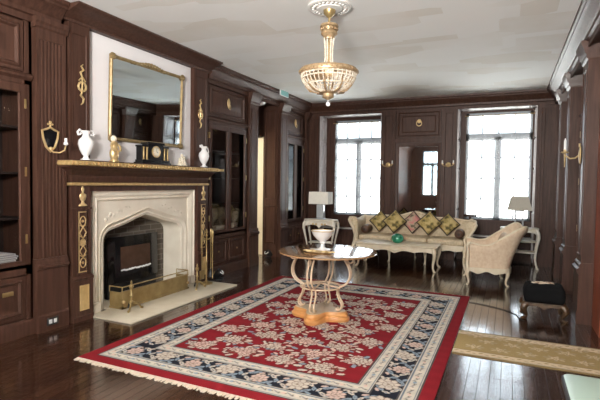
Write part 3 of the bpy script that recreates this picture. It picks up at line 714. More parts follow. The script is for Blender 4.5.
# clock
ck = thing('mantel_clock', (-3.93, 4.30, ZS), 'black slate mantel clock with round brass dial under the mirror', 'clock')
mb = MB(); mb.box(-.06, .07, -.25, .25, 0, .022); mb.box(-.052, .06, -.235, .235, .022, .05); mb.box(-.045, .05, -.13, .13, .05, .235); mb.box(-.055, .06, -.145, .145, .235, .262); mb.box(-.045, .045, -.225, -.13, .05, .20); mb.box(-.045, .045, .13, .225, .05, .20); mb.box(-.05, .052, -.235, -.125, .20, .222); mb.box(-.05, .052, .125, .235, .20, .222)
mb.build('slate_case', BLACK, ck, local=True, bevel=.003)
for y in (-.205, -.15, .15, .205):
    mb = MB(); mb.lathe([(.014, .052), (.01, .065), (.009, .185), (.014, .198)], (.052, y, 0), 10); mb.build('brass_column', BRASS, ck, local=True)
fc = lambda x, y, z: (.05 + z, x, .15 + y)
mb = MB(fc); mb.lathe([(.068, 0), (.07, .01), (.06, .016), (.056, .008)], (0, 0, 0), 28); mb.build('bezel', GOLD, ck, local=True)
mb = MB(fc); mb.lathe([(.056, .006), (.055, .010), (.002, .0105)], (0, 0, 0), 28); mb.build('dial', IVORY, ck, local=True)
mb = MB(fc); mb.tube([(0, 0, .013), (.0, .042, .013)], .0025, 4); mb.tube([(0, 0, .013), (.028, -.012, .013)], .003, 4)
for k in range(12): a = k * PI / 6; mb.tube([(.042 * math.cos(a), .042 * math.sin(a), .012), (.05 * math.cos(a), .05 * math.sin(a), .012)], .002, 4)
mb.build('clock_hands', BLACKM, ck, local=True)
# little cream figure group
cf = thing('ivory_figurine', (-3.93, 4.845, ZS), 'small cream figurine cluster on the mantel right of the clock', 'figurine')
mb = MB(); mb.cbox(-.04, .04, -.07, .07, 0, .02, .005); mb.build('base', IVORY, cf, local=True)
for (y, h) in ((-.042, .10), (.0, .15), (.042, .12)):
    mb = MB(); mb.lathe([(.026, .02), (.03, .04), (.02, h * .55), (.026, h * .7), (.012, h * .8), (.02, h * .9), (.016, h), (.003, h + .012)], (0, y, 0), 12); mb.build('figure', IVORY, cf, local=True)

# gilt appliques on the piers
def applique(y, z, X, lab, grp='gilt appliques beside the mirror'):
    th = thing('gilt_applique', (X, y, z), lab, 'ornament', grp)
    f = lambda a, b_, c: (c, a, b_)
    mb = MB(f); mb.tube([(.045 * math.cos(k * PI / 9), .045 * math.sin(k * PI / 9) - .02, .012) for k in range(18)], [.010 + .003 * (k % 2) for k in range(18)], 8, True); mb.build('wreath', GOLD, th, local=True)
    mb = MB(f); mb.tube([(0, -.075, .012), (0, .08, .014)], .008, 6); mb.tube([(-.04, .035, .012), (0, .08, .014), (.04, .035, .012)], .008, 6); mb.build('arrow', GOLD, th, local=True)
    mb = MB(f); mb.tube([(.0, .08, .012), (-.02, .12, .012), (.018, .15, .012), (-.012, .185, .012), (.012, .205, .012)], [.009, .012, .012, .009, .005], 6); mb.build('ribbon', GOLD, th, local=True)
    mb = MB(f); mb.tube([(.0, -.075, .012), (-.018, -.11, .012), (.018, -.14, .012), (.01, -.18, .012), (-.015, -.205, .012)], [.009, .012, .012, .009, .005], 6); mb.build('tassel', GOLD, th, local=True)
applique(3.345, 2.425, -3.998, 'gilt wreath and ribbon applique on the dark pier left of the mirror')
applique(5.315, 2.41, -3.998, 'gilt wreath and ribbon applique on the dark pier right of the mirror')

# sconces
ss = thing('shield_sconce', (-3.998, 2.985, 1.845), 'gilt shield-shaped wall sconce on the fluted pilaster', 'wall sconce')
f = lambda a, b_, c: (c, a, b_)
sh = [(-.085, .07), (-.04, .085), (0, .105), (.04, .085), (.085, .07), (.075, 0), (.045, -.08), (0, -.125), (-.045, -.08), (-.075, 0)]
mb = MB(f); mb.tube([(a, b_, .012) for a, b_ in sh], .011, 8, True); mb.tube([(0, .10, .012), (0, .15, .014)], .009, 6); mb.tube([(-.028, .135, .012), (.028, .135, .012)], .010, 6); mb.ball((0, .155, .012), .014, 8)
mb.build('shield_frame', GOLD, ss, local=True)
mb = MB(f); mb.prism([(a * .9, b_ * .9) for a, b_ in sh], .002, .010); mb.build('mirror_plate', BLACK, ss, local=True)
mb = MB(); mb.tube([(.01, 0, -.10), (.05, .0, -.13), (.10, .03, -.135), (.13, .06, -.11), (.135, .07, -.06)], .007, 8); mb.ball((.015, 0, -.10), .022, 10); mb.build('arm', GOLD, ss, local=True)
mb = MB(); mb.lathe([(.008, 0), (.022, .01), (.02, .03), (.013, .035), (.013, .07), (.003, .072)], (.135, .07, -.065), 10); mb.build('candle_cup', CHINA, ss, local=True)
def back_sconce(x, lab):
    th = thing('wall_sconce', (x, YB - .036, 1.84), lab, 'wall sconce', 'pair of small back wall sconces')
    g = lambda a, b_, c: (a, -c, b_)
    mb = MB(g); mb.lathe([(.05, 0), (.045, .012), (.02, .02), (.003, .024)], (0, 0, 0), 12); mb.ball((0, 0, .02), .018, 8); mb.build('backplate', GOLD, th, local=True)
    for s in (-1, 1):
        mb = MB(g); mb.tube([(0, 0, .02), (s * .04, -.03, .05), (s * .085, -.02, .06), (s * .10, .02, .06)], .007, 6); mb.lathe([(.018, 0), (.018, .001)], (s * .1, .02, .06), 8); mb.build('arm', GOLD, th, local=True)
        mb = MB(); mb.lathe([(.02, .02), (.013, .028), (.012, .075), (.004, .085)], (s * .10, -.06, 0), 8); mb.build('candle', CHINA, th, local=True)
back_sconce(-2.243, 'small gilt two-candle sconce on back wall between left window and pier mirror')
back_sconce(-1.068, 'small gilt two-candle sconce on back wall between pier mirror and right window')
rs = thing('candle_sconce', (.712, 5.86, 1.80), 'gilt candle sconce with long arm on the right wall pilaster', 'wall sconce')
mb = MB(lambda a, b_, c: (-c, a, b_)); mb.lathe([(.04, 0), (.035, .012), (.012, .02), (.003, .022)], (0, 0, 0), 12, 1, 2.4); mb.tube([(0, .09, .01), (0, .13, .012)], .01, 6); mb.build('backplate', GOLD, rs, local=True)
mb = MB(); mb.tube([(-.015, 0, 0), (-.05, 0, -.03), (-.10, 0, -.035), (-.145, 0, .0), (-.15, 0, .03)], .008, 8); mb.build('arm', GOLD, rs, local=True)
mb = MB(); mb.lathe([(.01, 0), (.04, .012), (.038, .02), (.014, .025), (.014, .045)], (-.15, 0, .02), 12); mb.tube([(-.15, 0, .02), (-.15, 0, -.13)], [.012, .004], 6); mb.build('drip_pan', GOLD, rs, local=True)
mb = MB(); mb.lathe([(.013, .04), (.013, .14), (.004, .17)], (-.15, 0, .02), 10); mb.build('candle', CHINA, rs, local=True)

# medallion on the pier panel
md = thing('gilt_ring_mask', (-1.64, YB - .013, 2.68), 'gilt ring ornament on the back wall panel above the pier mirror', 'ornament')
g = lambda a, b_, c: (a, -c, b_)
mb = MB(g); mb.lathe([(.045, 0), (.04, .02), (.015, .03), (.003, .032)], (0, .02, 0), 12); mb.build('mask', GOLD, md, local=True)
mb = MB(g); mb.tube([(.05 * math.cos(k * PI / 8), -.02 + .055 * math.sin(k * PI / 8), .02) for k in range(16)], .008, 6, True); mb.build('ring', GOLD, md, local=True)
# pier mirror
pm = thing('pier_mirror', (-1.65, YB, .69), 'tall dark framed pier mirror on the back wall behind the sofa', 'mirror')
mb = MB(fb(YB)); mb.rings(-2.095, -1.205, .69, 2.275, [(0, 0), (0, .03), (.02, .03), (.04, .02), (.06, .02), (.07, .012)], fill=False); mb.build('frame', WOOD, pm)
mb = MB(fb(YB)); mb.box(-2.04, -1.26, .74, 2.22, .004, .010); mb.build('mirror_glass', MIRROR, pm)

# sockets, exit sign, alcove light
ob = thing('double_socket', (-3.983, 2.985, .055), 'black double power socket in the base of the fluted pilaster', 'socket')
mb = MB(fl(-3.985)); mb.cbox(2.925, 3.05, .05, .125, .008, .016, .003); mb.build('plate', BLACKM, ob)
for u in (2.962, 3.012): mb = MB(fl(-3.985)); mb.cbox(u - .017, u + .017, .068, .108, .014, .019, .003); mb.build('outlet', WHITEPL, ob)
ex = thing('exit_sign', (-3.83, 7.66, 3.05), 'small teal exit sign on the crown moulding above the alcove', 'sign')
mb = MB(); mb.cbox(-3.85, -3.83, 7.48, 7.82, 3.05, 3.158, .005); mb.build('housing', WHITEPL, ex)
mb = MB(); mb.box(-3.83, -3.827, 7.495, 7.805, 3.06, 3.148); mb.build('face', TEAL, ex)
al = thing('alcove_ceiling_light', (-4.19, 7.33, 2.85), 'round white ceiling light in the doorway alcove', 'ceiling light')
mb = MB(); mb.lathe([(.13, .07), (.13, .05), (.125, .045)], (-4.19, 7.33, 2.855), 24); mb.build('rim', WHITEPL, al)
mb = MB(); mb.lathe([(.12, .05), (.10, .02), (.05, .003), (.003, 0)], (-4.19, 7.33, 2.855), 24); mb.build('diffuser', CHINA, al)

# ------------------------------------------------------------------ chandelier
CX, CY = -1.62, 4.18
mb = MB(); mb.lathe([(.21, 3.158), (.215, 3.145), (.19, 3.138), (.18, 3.145), (.13, 3.145), (.12, 3.13), (.09, 3.125), (.003, 3.12)], (CX, CY, 0), 40)
for k in range(24):
    a = k * PI / 12; mb.ball((CX + .155 * math.cos(a), CY + .155 * math.sin(a), 3.142), .016, 8, .7)
trim(mb, PLASTER, 'round white plaster ceiling rose above the chandelier')
ch = thing('chandelier', (CX, CY, 2.22), 'gilt and crystal bead basket chandelier hanging from the ceiling rose', 'chandelier')
mb = MB(); mb.lathe([(.06, 3.125), (.055, 3.09), (.025, 3.06), (.012, 3.05), (.012, 2.98)], (CX, CY, 0), 20); mb.build('canopy', BRASS, ch)
mb = MB(); mb.lathe([(.03, 3.0), (.085, 2.985), (.09, 2.965), (.07, 2.955), (.065, 2.93), (.08, 2.91), (.08, 2.895), (.055, 2.87), (.05, 2.85), (.02, 2.845)], (CX, CY, 0), 24)
for k in range(16):
    a = k * PI / 8; mb.ball((CX + .078 * math.cos(a), CY + .078 * math.sin(a), 2.94), .012, 8)
mb.build('upper_crown', PALEGOLD, ch)
mb = MB(); mb.tube([(CX, CY, 2.86), (CX, CY, 2.30)], .010, 8); mb.build('stem', BRASS, ch)
def strand(mb, path, r, step=.018):
    P = [Vector(p) for p in path]; pts = [P[0]]; acc = 0
    for a, b_ in zip(P, P[1:]):
        l = (b_ - a).length; t_ = step - acc
        while t_ < l: pts.append(a + (b_ - a) * (t_ / l)); t_ += step
        acc = l - (t_ - step)
    Q = []; R = []
    for a, b_ in zip(pts, pts[1:]):
        Q += [a, a.lerp(b_, .25), a.lerp(b_, .5), a.lerp(b_, .75)]; R += [r * .3, r * .9, r, r * .9]
    mb.tube([tuple(q) for q in Q], R, 5)
for k in range(8):
    a = k * PI / 4; mb = MB()
    strand(mb, [(CX + r_ * math.cos(a), CY + r_ * math.sin(a), z) for r_, z in ((.05, 2.86), (.038, 2.76), (.036, 2.66), (.05, 2.59), (.12, 2.555), (.25, 2.545))], .009)
    mb.build('bead_chain', BEAD, ch)
mb = MB(); mb.lathe([(.262, 2.505), (.28, 2.51), (.285, 2.53), (.28, 2.55), (.272, 2.558), (.26, 2.55), (.256, 2.52)], (CX, CY, 0), 48)
for k in range(40):
    a = k * PI / 20; mb.ball((CX + .284 * math.cos(a), CY + .284 * math.sin(a), 2.53), .010, 6)
mb.build('rim', PALEGOLD, ch)
for k in range(36):
    a = k * PI / 18; mb = MB(); p2 = []
    for r_, z in ((.268, 2.51), (.262, 2.47), (.242, 2.43), (.20, 2.385), (.14, 2.35), (.085, 2.335)): p2.append((CX + r_ * math.cos(a), CY + r_ * math.sin(a), z))
    strand(mb, p2, .0065); mb.build('bead_chain', BEAD, ch)
for k in range(8):
    a = k * PI / 4 + .2; mb = MB()
    p2 = [(CX + r_ * math.cos(a), CY + r_ * math.sin(a), z) for r_, z in ((.10, 2.335), (.18, 2.355), (.228, 2.405), (.21, 2.44), (.235, 2.468), (.268, 2.495))]
    mb.tube(p2, [.008, .012, .010, .009, .010, .008], 6); mb.build('scroll', PALEGOLD, ch)
for r_, z in ((.262, 2.468), (.222, 2.405), (.262, 2.50)):
    mb = MB(); strand(mb, [(CX + r_ * math.cos(q), CY + r_ * math.sin(q), z) for q in np.linspace(0, 2 * PI, 60)], .008, .02); mb.build('bead_garland', BEAD, ch)
mb = MB(); mb.lathe([(.095, 2.345), (.10, 2.338), (.085, 2.328), (.055, 2.322), (.055, 2.30), (.058, 2.29), (.03, 2.275), (.012, 2.265)], (CX, CY, 0), 24); mb.build('lower_cup', PALEGOLD, ch)
mb = MB(); mb.tube([(CX, CY, 2.27), (CX, CY, 2.24)], .004, 6); mb.ball((CX, CY, 2.225), .022, 16); mb.build('finial_ball', CHINA, ch)

# ------------------------------------------------------------------ rugs (pattern woven into a point colour attribute)
def woven(name, x0, x1, y0, y1, th_, step, painter, lab):
    nx = int(round((x1 - x0) / step)) + 1; ny = int(round((y1 - y0) / step)) + 1
    xs_ = np.linspace(0, x1 - x0, nx); ys_ = np.linspace(0, y1 - y0, ny)
    gx, gy = np.meshgrid(xs_, ys_); col = painter(gx, gy, x1 - x0, y1 - y0)
    top = np.stack([gx, gy, np.full_like(gx, th_)], -1).reshape(-1, 3)
    idx = np.arange(nx * ny).reshape(ny, nx)
    quads = np.stack([idx[:-1, :-1], idx[:-1, 1:], idx[1:, 1:], idx[1:, :-1]], -1).reshape(-1, 4)
    edge = np.concatenate([idx[0, :], idx[1:, -1], idx[-1, -2::-1], idx[-2:0:-1, 0]])
    low = top[edge].copy(); low[:, 2] = .001; base = len(top); n = len(edge)
    e2 = np.arange(n); nxt = (e2 + 1) % n
    side = np.stack([edge[e2], base + e2, base + nxt, edge[nxt]], -1)
    V = np.concatenate([top, low]); F = np.concatenate([quads, side])
    me = bpy.data.meshes.new(name); me.from_pydata(V.tolist(), [], F.tolist())
    cc = np.concatenate([col.reshape(-1, 3), col.reshape(-1, 3)[edge]]); cc = np.concatenate([cc, np.ones((len(cc), 1))], 1)
    at = me.color_attributes.new('weave', 'FLOAT_COLOR', 'POINT'); at.data.foreach_set('color', cc.astype(np.float32).ravel())
    me.materials.append(WEAVE)
    o = bpy.data.objects.new(name, me); C.objects.link(o); o.location = (x0, y0, 0); ROOT[o.name] = Vector((x0, y0, 0))
    return tag(o, lab, 'rug')

RED = np.array((.215, .010, .016)); CRM = np.array((.66, .58, .49)); PNK = np.array((.64, .47, .40)); NAVY = np.array((.011, .013, .022))
BLU = np.array((.27, .33, .39)); OLV = np.array((.20, .17, .10)); DRK = np.array((.10, .03, .03)); GRD = np.array((.68, .62, .53))
def painter_tools(gx, gy, col):
    st = gx[0, 1] - gx[0, 0]; sy_ = gy[1, 0] - gy[0, 0]; ny, nx = gx.shape
    def ell(cx, cy, a, b_, ang, c):
        R_ = max(a, b_) + st; i0 = max(int((cx - R_) / st), 0); i1 = min(int((cx + R_) / st) + 2, nx); j0 = max(int((cy - R_) / sy_), 0); j1 = min(int((cy + R_) / sy_) + 2, ny)
        if i0 >= i1 or j0 >= j1: return
        X = gx[j0:j1, i0:i1] - cx; Y = gy[j0:j1, i0:i1] - cy; ca, sa = math.cos(ang), math.sin(ang)
        u = (X * ca + Y * sa) / a; v = (-X * sa + Y * ca) / b_
        k = (u * u + v * v) < 1; col[j0:j1, i0:i1][k] = c
    def line(p, q, w, c):
        d = math.hypot(q[0] - p[0], q[1] - p[1]); ell((p[0] + q[0]) / 2, (p[1] + q[1]) / 2, d / 2 + .004, w, math.atan2(q[1] - p[1], q[0] - p[0]), c)
    return ell, line
def peony(ell, rnd, cx, cy, r, a0, light, dark):
    for k in range(8):
        a = a0 + k * PI / 4; ell(cx + .72 * r * math.cos(a), cy + .72 * r * math.sin(a), r * .48, r * .36, a, dark)
        ell(cx + .72 * r * math.cos(a), cy + .72 * r * math.sin(a), r * .40, r * .28, a, light)
    ell(cx, cy, r * .58, r * .58, 0, dark); ell(cx, cy, r * .50, r * .50, 0, light)
    for k in range(5):
        a = a0 + k * 2 * PI / 5; ell(cx + .28 * r * math.cos(a), cy + .28 * r * math.sin(a), r * .20, r * .10, a, dark * .5 + light * .5)
    ell(cx, cy, r * .14, r * .14, 0, dark)
def paint_big(gx, gy, W, L):
    rnd = random.Random(11); ny, nx = gx.shape
    d = np.minimum(np.minimum(gx, W - gx), np.minimum(gy, L - gy))
    col = np.empty((ny, nx, 3)); col[:] = RED
    nz = np.random.RandomState(3)
    b1, b2, b3, b4 = .105, .225, .415, .535
    col[(d > b1) & (d <= b2)] = GRD; col[(d > b2) & (d <= b3)] = NAVY; col[(d > b3) & (d <= b4)] = GRD
    for q, w in ((b1, .006), (b2, .007), (b3, .007), (b4, .007)): col[np.abs(d - q) < w] = np.array((.07, .06, .06))
    col[np.abs(d - (b1 + .018)) < .004] = BLU * .6; col[np.abs(d - (b2 - .018)) < .004] = BLU * .6; col[np.abs(d - (b3 + .018)) < .004] = BLU * .6; col[np.abs(d - (b4 - .018)) < .004] = BLU * .6
    ell, line = painter_tools(gx, gy, col)
    def along(off_, step, fn):
        # walk the four sides of the rectangle inset by off_
        for (ax, L_) in (('x', W), ('y', L)):
            n = int((L_ - 2 * off_) / step); s = (L_ - 2 * off_) / n
            for i in range(n + (1 if ax == 'x' else 0)):
                for side in (0, 1):
                    t_ = off_ + s * i
                    if ax == 'y' and i == 0: continue
                    if ax == 'x': p = (t_, off_ if side == 0 else W * 0 + L - off_); a = 0
                    else: p = (off_ if side == 0 else W - off_, t_); a = PI / 2
                    fn(p, a, i, s, side)
    def guard(p, a, i, s, side):
        c = (CRM, PNK, BLU)[i % 3]
        ca, sa = math.cos(a), math.sin(a)
        if i % 2: ell(p[0], p[1], .020, .014, a, c * 1.15)
        else:
            line((p[0] - .03 * ca - .018 * sa, p[1] - .03 * sa + .018 * ca), (p[0] + .03 * ca + .018 * sa, p[1] + .03 * sa - .018 * ca), .006, np.array((.30, .28, .27)))
        ell(p[0] + .02 * ca, p[1] + .02 * sa, .008, .006, a, OLV)
    along((b1 + b2) / 2, .052, guard); along((b3 + b4) / 2, .052, guard)
    def vine(p, a, i, s, side):
        ca, sa = math.cos(a), math.sin(a); sg = 1 if i % 2 else -1
        T = lambda u, v: (p[0] + u * ca - v * sa, p[1] + u * sa + v * ca)
        for sgn, uu in ((1, -.115), (-1, -.06), (1, -.02), (-1, .03), (1, .10), (-1, .12)):
            q = T(uu, sgn * (.068 + .012 * (uu > 0))); ell(q[0], q[1], .026, .013, a + sgn * .5, (BLU, CRM, PNK)[int(abs(uu) * 100) % 3])
        for k in range(10):
            u0 = -s / 2 + s * k / 10; u1 = u0 + s / 10
            line(T(u0, .055 * math.sin(u0 / s * PI * 2)), T(u1, .055 * math.sin(u1 / s * PI * 2)), .005, BLU)
        for (u, v, aa, l) in ((-.085, .05, .6, .040), (-.085, -.05, -.7, .036), (.085, .055, 2.4, .038), (.09, -.05, -2.4, .040), (-.13, .0, 1.2, .03), (.13, 0.0, 1.9, .03), (-.05, .078, .1, .028), (.05, -.078, .1, .028), (.045, .08, .4, .024), (-.045, -.08, .4, .024)):
            q = T(u, v); ell(q[0], q[1], l, l * .45, a + aa, BLU if (u > 0) ^ (v > 0) else CRM)
            ell(q[0], q[1], l * .5, l * .15, a + aa, BLU * .5)
        c = CRM if i % 2 else PNK * 1.05
        r_ = .078 if i % 2 else .062
        q = T(0, .015 * sg)
        peony(ell, rnd, q[0], q[1], r_, rnd.random() * 6, c, np.array((.30, .22, .18)))
    along((b2 + b3) / 2, .29, vine)
    # bouquets over the red field
    fx0, fx1, fy0, fy1 = b4 + .03, W - b4 - .03, b4 + .03, L - b4 - .03
    pos = []; sy_ = .24; sx_ = .385; j = 0; y = fy0 + .13
    while y < fy1 - .08:
        x = fx0 + .16 + (sx_ / 2 if j % 2 else 0)
        while x < fx1 - .06: pos.append((x + rnd.uniform(-.025, .025), y + rnd.uniform(-.02, .02))); x += sx_
        y += sy_; j += 1
    inside = (gx > b4 + .012) & (gx < W - b4 - .012) & (gy > b4 + .012) & (gy < L - b4 - .012)
    keep = col.copy()
    for (x, y) in pos:
        a0 = rnd.random() * 6; flip = rnd.choice((-1, 1))
        for k in range(19):
            a = a0 + k * 2.4; rr = rnd.uniform(.06, .175); px, py = x + rr * 1.12 * math.cos(a), y + rr * .78 * math.sin(a)
            line((x, y), (px, py), .0035, OLV)
            l = rnd.uniform(.022, .040); c = rnd.choice((CRM, CRM, PNK, PNK * 1.1, GRD, BLU))
            ell(px, py, l + .006, l * .5 + .005, a + rnd.uniform(-.9, .9), DRK)
            ell(px, py, l, l * .48, a + rnd.uniform(-.9, .9), c)
        for k in range(3):
            a = a0 + k * 2.1; peony(ell, rnd, x + .075 * math.cos(a) * 1.2, y + .06 * math.sin(a), rnd.uniform(.036, .052), a, rnd.choice((CRM, PNK, PNK)), DRK * 1.3)
        peony(ell, rnd, x, y, .064, a0, PNK * 1.15 if flip > 0 else CRM, DRK * 1.5)
    col[~inside] = keep[~inside]
    col *= (0.93 + .14 * nz.rand(ny, nx, 1)); col *= (1 + .05 * np.sin(gy * 41 + nz.rand() * 3))[..., None]
    return np.clip(col, 0, .9)
RX0, RX1, RY0, RY1 = -3.16, -.414, 2.60, 6.27
rug = woven('persian_rug', RX0, RX1, RY0, RY1, .011, .0068, paint_big, 'large red Persian rug with navy floral border in the middle of the floor')
for (ya, yb) in ((RY0, RY0 - .05), (RY1, RY1 + .045)):
    mb = MB(); n = 150
    for i in range(n):
        x = RX0 + (RX1 - RX0) * i / n; w = (RX1 - RX0) / n; j = random.uniform(-.010, .010); e = yb + random.uniform(-.012, .012)
        mb.add([(x, ya, .009), (x + w * .92, ya, .009), (x + w * .9 + j, e, .002), (x + w * .1 + j, e, .002), (x, ya, .001), (x + w * .92, ya, .001)], [(0, 1, 2, 3), (4, 5, 2, 3), (0, 3, 4), (1, 2, 5), (0, 1, 5, 4)])
    mb.build('fringe', FRINGE, rug, smooth=0)
TAN = np.array((.40, .29, .13)); TAN2 = np.array((.66, .53, .35)); RC = np.array((.74, .62, .45)); OL2 = np.array((.26, .18, .08))
def paint_run(gx, gy, W, L):
    rnd = random.Random(4); ny, nx = gx.shape; col = np.empty((ny, nx, 3)); col[:] = TAN
    d = np.minimum(gy, L - gy)
    col[d < .12] = RC; col[d < .015] = OL2; col[np.abs(d - .12) < .006] = OL2; col[np.abs(d - .03) < .004] = TAN2 * .6
    ell, line = painter_tools(gx, gy, col)
    for i in range(40):
        for yy in (.07, L - .07):
            x = .03 + i * .05; ell(x, yy + .012 * (-1) ** i, .022, .009, .5 * (-1) ** i, TAN2 * .75 if i % 2 else TAN)
    for i in range(8):
        for r_, yy in enumerate((.24, .42, .56)):
            x = .17 + i * .21 + (.1 if r_ % 2 else 0)
            for k in range(7):
                a = k * .9 + i; ell(x + .06 * math.cos(a), yy + .04 * math.sin(a), .026, .012, a, TAN2 * (.9 if k % 2 else .7))
            peony(ell, rnd, x, yy, .034, i, TAN2, OL2 * 1.3)
    nz = np.random.RandomState(5); col *= (.92 + .16 * nz.rand(ny, nx, 1)); return np.clip(col, 0, .9)
woven('runner_rug', -.405, .80, 4.10, 4.78, .008, .0075, paint_run, 'narrow tan floral runner from the red rug towards the right wall')

# cable across the boards
mb = MB(); mb.tube([(-.40, 5.99, .006), (-.30, 5.96, .006), (-.15, 5.89, .006), (0, 5.80, .006), (.12, 5.66, .006), (.16, 5.46, .006), (.20, 5.42, .006)], .0045, 6)
tag(mb.build('power_cable', CABLE), 'thin black cable lying across the boards by the footstool', 'cable')

# ------------------------------------------------------------------ round table
TX, TY_ = -1.80, 4.51
rt = thing('round_table', (TX, TY_, .0115), 'round polished walnut table on cream scrolled iron legs and orange pine base', 'table')
UX, UY = -1.75, 4.57
def lobed(k):
    P_ = []; n = 64
    for i in range(n):
        a = 2 * PI * i / n; r_ = .243 + .070 * math.cos(4 * (a - .02)) + .006 * math.cos(8 * (a - .02)); r_ *= k; P_.append((TX + r_ * math.cos(a), TY_ + r_ * math.sin(a)))
    return P_
mb = MB(); mb.loft([[(x, y, z) for x, y in lobed(k)] for k, z in ((1.0, .0118), (1.03, .025), (1.03, .05), (.99, .06), (.95, .068), (.96, .085), (.93, .108), (.90, .114))]); mb.build('pine_base', PINE, rt)
mb = MB(); mb.loft([[(x, y, z) for x, y in lobed(k)] for k, z in ((.90, .114), (.88, .117))]); mb.build('base_top', PINETOP, rt)
for k in range(4):
    for dx in (-.022, .022):
        a = .02 + k * PI / 2; mb = MB(); ca, sa = math.cos(a), math.sin(a)
        pr_ = [(.31, .665), (.345, .69), (.375, .68), (.365, .645), (.345, .66), (.325, .70), (.335, .735)]
        pr_ = [(.27, .705), (.262, .67), (.285, .635), (.315, .58), (.33, .52), (.32, .455), (.285, .405), (.235, .375), (.205, .35), (.195, .30), (.215, .24), (.24, .20), (.245, .16), (.225, .130), (.20, .128), (.19, .145)]
        # smooth the S-curve
        Q = []
        for i in range(len(pr_) - 1):
            p0, p1, p2, p3 = pr_[max(i - 1, 0)], pr_[i], pr_[i + 1], pr_[min(i + 2, len(pr_) - 1)]
            for s in (0, .33, .66):
                Q.append(tuple(.5 * (2 * p1[j] + (p2[j] - p0[j]) * s + (2 * p0[j] - 5 * p1[j] + 4 * p2[j] - p3[j]) * s * s + (3 * p1[j] - p0[j] - 3 * p2[j] + p3[j]) * s ** 3) for j in (0, 1)))
        Q.append(pr_[-1])
        mb.tube([(TX + r_ * ca - dx * sa, TY_ + r_ * sa + dx * ca, z) for r_, z in Q], .0105, 8)
        if dx > 0: mb.tube([(TX + (.325 + .03 * math.cos(q)) * ca, TY_ + (.325 + .03 * math.cos(q)) * sa, .655 + .03 * math.sin(q)) for q in np.linspace(2.2, 7.5, 14)], .009, 6)
        mb.build('scroll_leg', IRON, rt)
mb = MB(); mb.tube([(TX + .215 * math.cos(q), TY_ + .215 * math.sin(q), .355) for q in np.linspace(0, 2 * PI, 32, endpoint=False)], .010, 8, True)
for k in range(2):
    a = .02 + k * PI / 2; mb.tube([(TX + .21 * math.cos(a), TY_ + .21 * math.sin(a), .355), (TX, TY_, .385), (TX - .21 * math.cos(a), TY_ - .21 * math.sin(a), .355)], .009, 8)
mb.build('ring', IRON, rt)
mb = MB(); mb.lathe([(.36, .704), (.48, .706), (.522, .711), (.53, .719), (.524, .727), (.505, .731), (.003, .731)], (UX, UY, 0), 64); mb.build('tabletop', TABLEW, rt)
ZT = .7315
ur = thing('china_compote', (-1.81, 4.57, ZT), 'white footed compote bowl with gilt trim on the round table', 'bowl')
mb = MB(); mb.lathe([(.085, 0), (.082, .012), (.045, .02), (.022, .035), (.018, .065), (.035, .085), (.03, .095), (.06, .115), (.10, .16), (.118, .20), (.124, .21), (.118, .21), (.09, .165), (.003, .12)], (0, 0, 0), 32); mb.build('bowl', CHINA, ur, local=True)
mb = MB(); mb.tube([(.121 * math.cos(q), .121 * math.sin(q), .21) for q in np.linspace(0, 2 * PI, 28, endpoint=False)], .005, 6, True); mb.build('gilt_rim', GOLD, ur, local=True)
gt = thing('gilt_tray', (-1.77, 4.37, ZT), 'low gilt leaf tray in front of the compote on the round table', 'tray')
mb = MB(); mb.lathe([(.12, .0), (.15, .012), (.155, .014), (.12, .005), (.003, .004)], (0, 0, 0), 28, 1, .55); mb.build('dish', GOLD, gt, local=True)
for s in (-1, 1):
    mb = MB()
    for k in range(5): mb.lathe([(.03, .012), (.022, .024), (.004, .028)], (s * (.05 + .025 * k), .02 * math.sin(k * 1.7), 0), 8, 1, .55)
    mb.build('leaf_handle', GOLD, gt, local=True)

# ------------------------------------------------------------------ seating
def cabriole(mb, x, y, zt, dx, dy, r=.03):
    h = zt
    pr_ = [(0, 1.0), (.018, .85), (.025, .70), (.012, .5), (-.002, .3), (.0, .15), (.016, .06), (.030, .02), (.034, .0)]
    R = [r * 1.15, r * 1.15, r, r * .8, r * .6, r * .52, r * .6, r * .72, r * .55]
    mb.tube([(x + o_ * dx * 1.3, y + o_ * dy * 1.3, h * k) for o_, k in pr_], R, 10); return mb
def apron(mb, pts, zt, depth, amp, n=3, th_=.025):
    """scalloped rail between two points"""
    (xa, ya), (xb, yb) = pts; L = math.hypot(xb - xa, yb - ya); nx_, ny_ = -(yb - ya) / L * th_ / 2, (xb - xa) / L * th_ / 2; S = []
    for i in range(33):
        s = i / 32; x, y = xa + (xb - xa) * s, ya + (yb - ya) * s
        zb = zt - depth + amp * abs(math.sin(s * PI * n)) - amp * 1.2 * math.exp(-((s - .5) / .07) ** 2)
        S.append([(x - nx_, y - ny_, zb), (x + nx_, y + ny_, zb), (x + nx_, y + ny_, zt), (x - nx_, y - ny_, zt)])
    mb.loft(S); return mb
def cushion(mb, x0, x1, y0, y1, z0, z1, r=.035):
    L = []
    for k in range(7):
        a = -PI / 2 + PI * k / 6; i = r * (1 - math.cos(a)); z = (z0 + z1) / 2 + (z1 - z0) / 2 * math.sin(a); q = []
        n = 6
        for cx_, cy_, s0 in ((x1 - r, y0 + r, -PI / 2), (x1 - r, y1 - r, 0), (x0 + r, y1 - r, PI / 2), (x0 + r, y0 + r, PI)):
            for j in range(n): b_ = s0 + PI / 2 * j / (n - 1); rr = r - i * .7; q.append((cx_ + rr * math.cos(b_), cy_ + rr * math.sin(b_), z))
        L.append(q)
    n = len(L[0]); cxm, cym = (x0 + x1) / 2, (y0 + y1) / 2
    L.append([(cxm + (x - cxm) * .5, cym + (y - cym) * .5, z1 + .012) for x, y, z in L[-1]])
    mb.loft(L); return mb

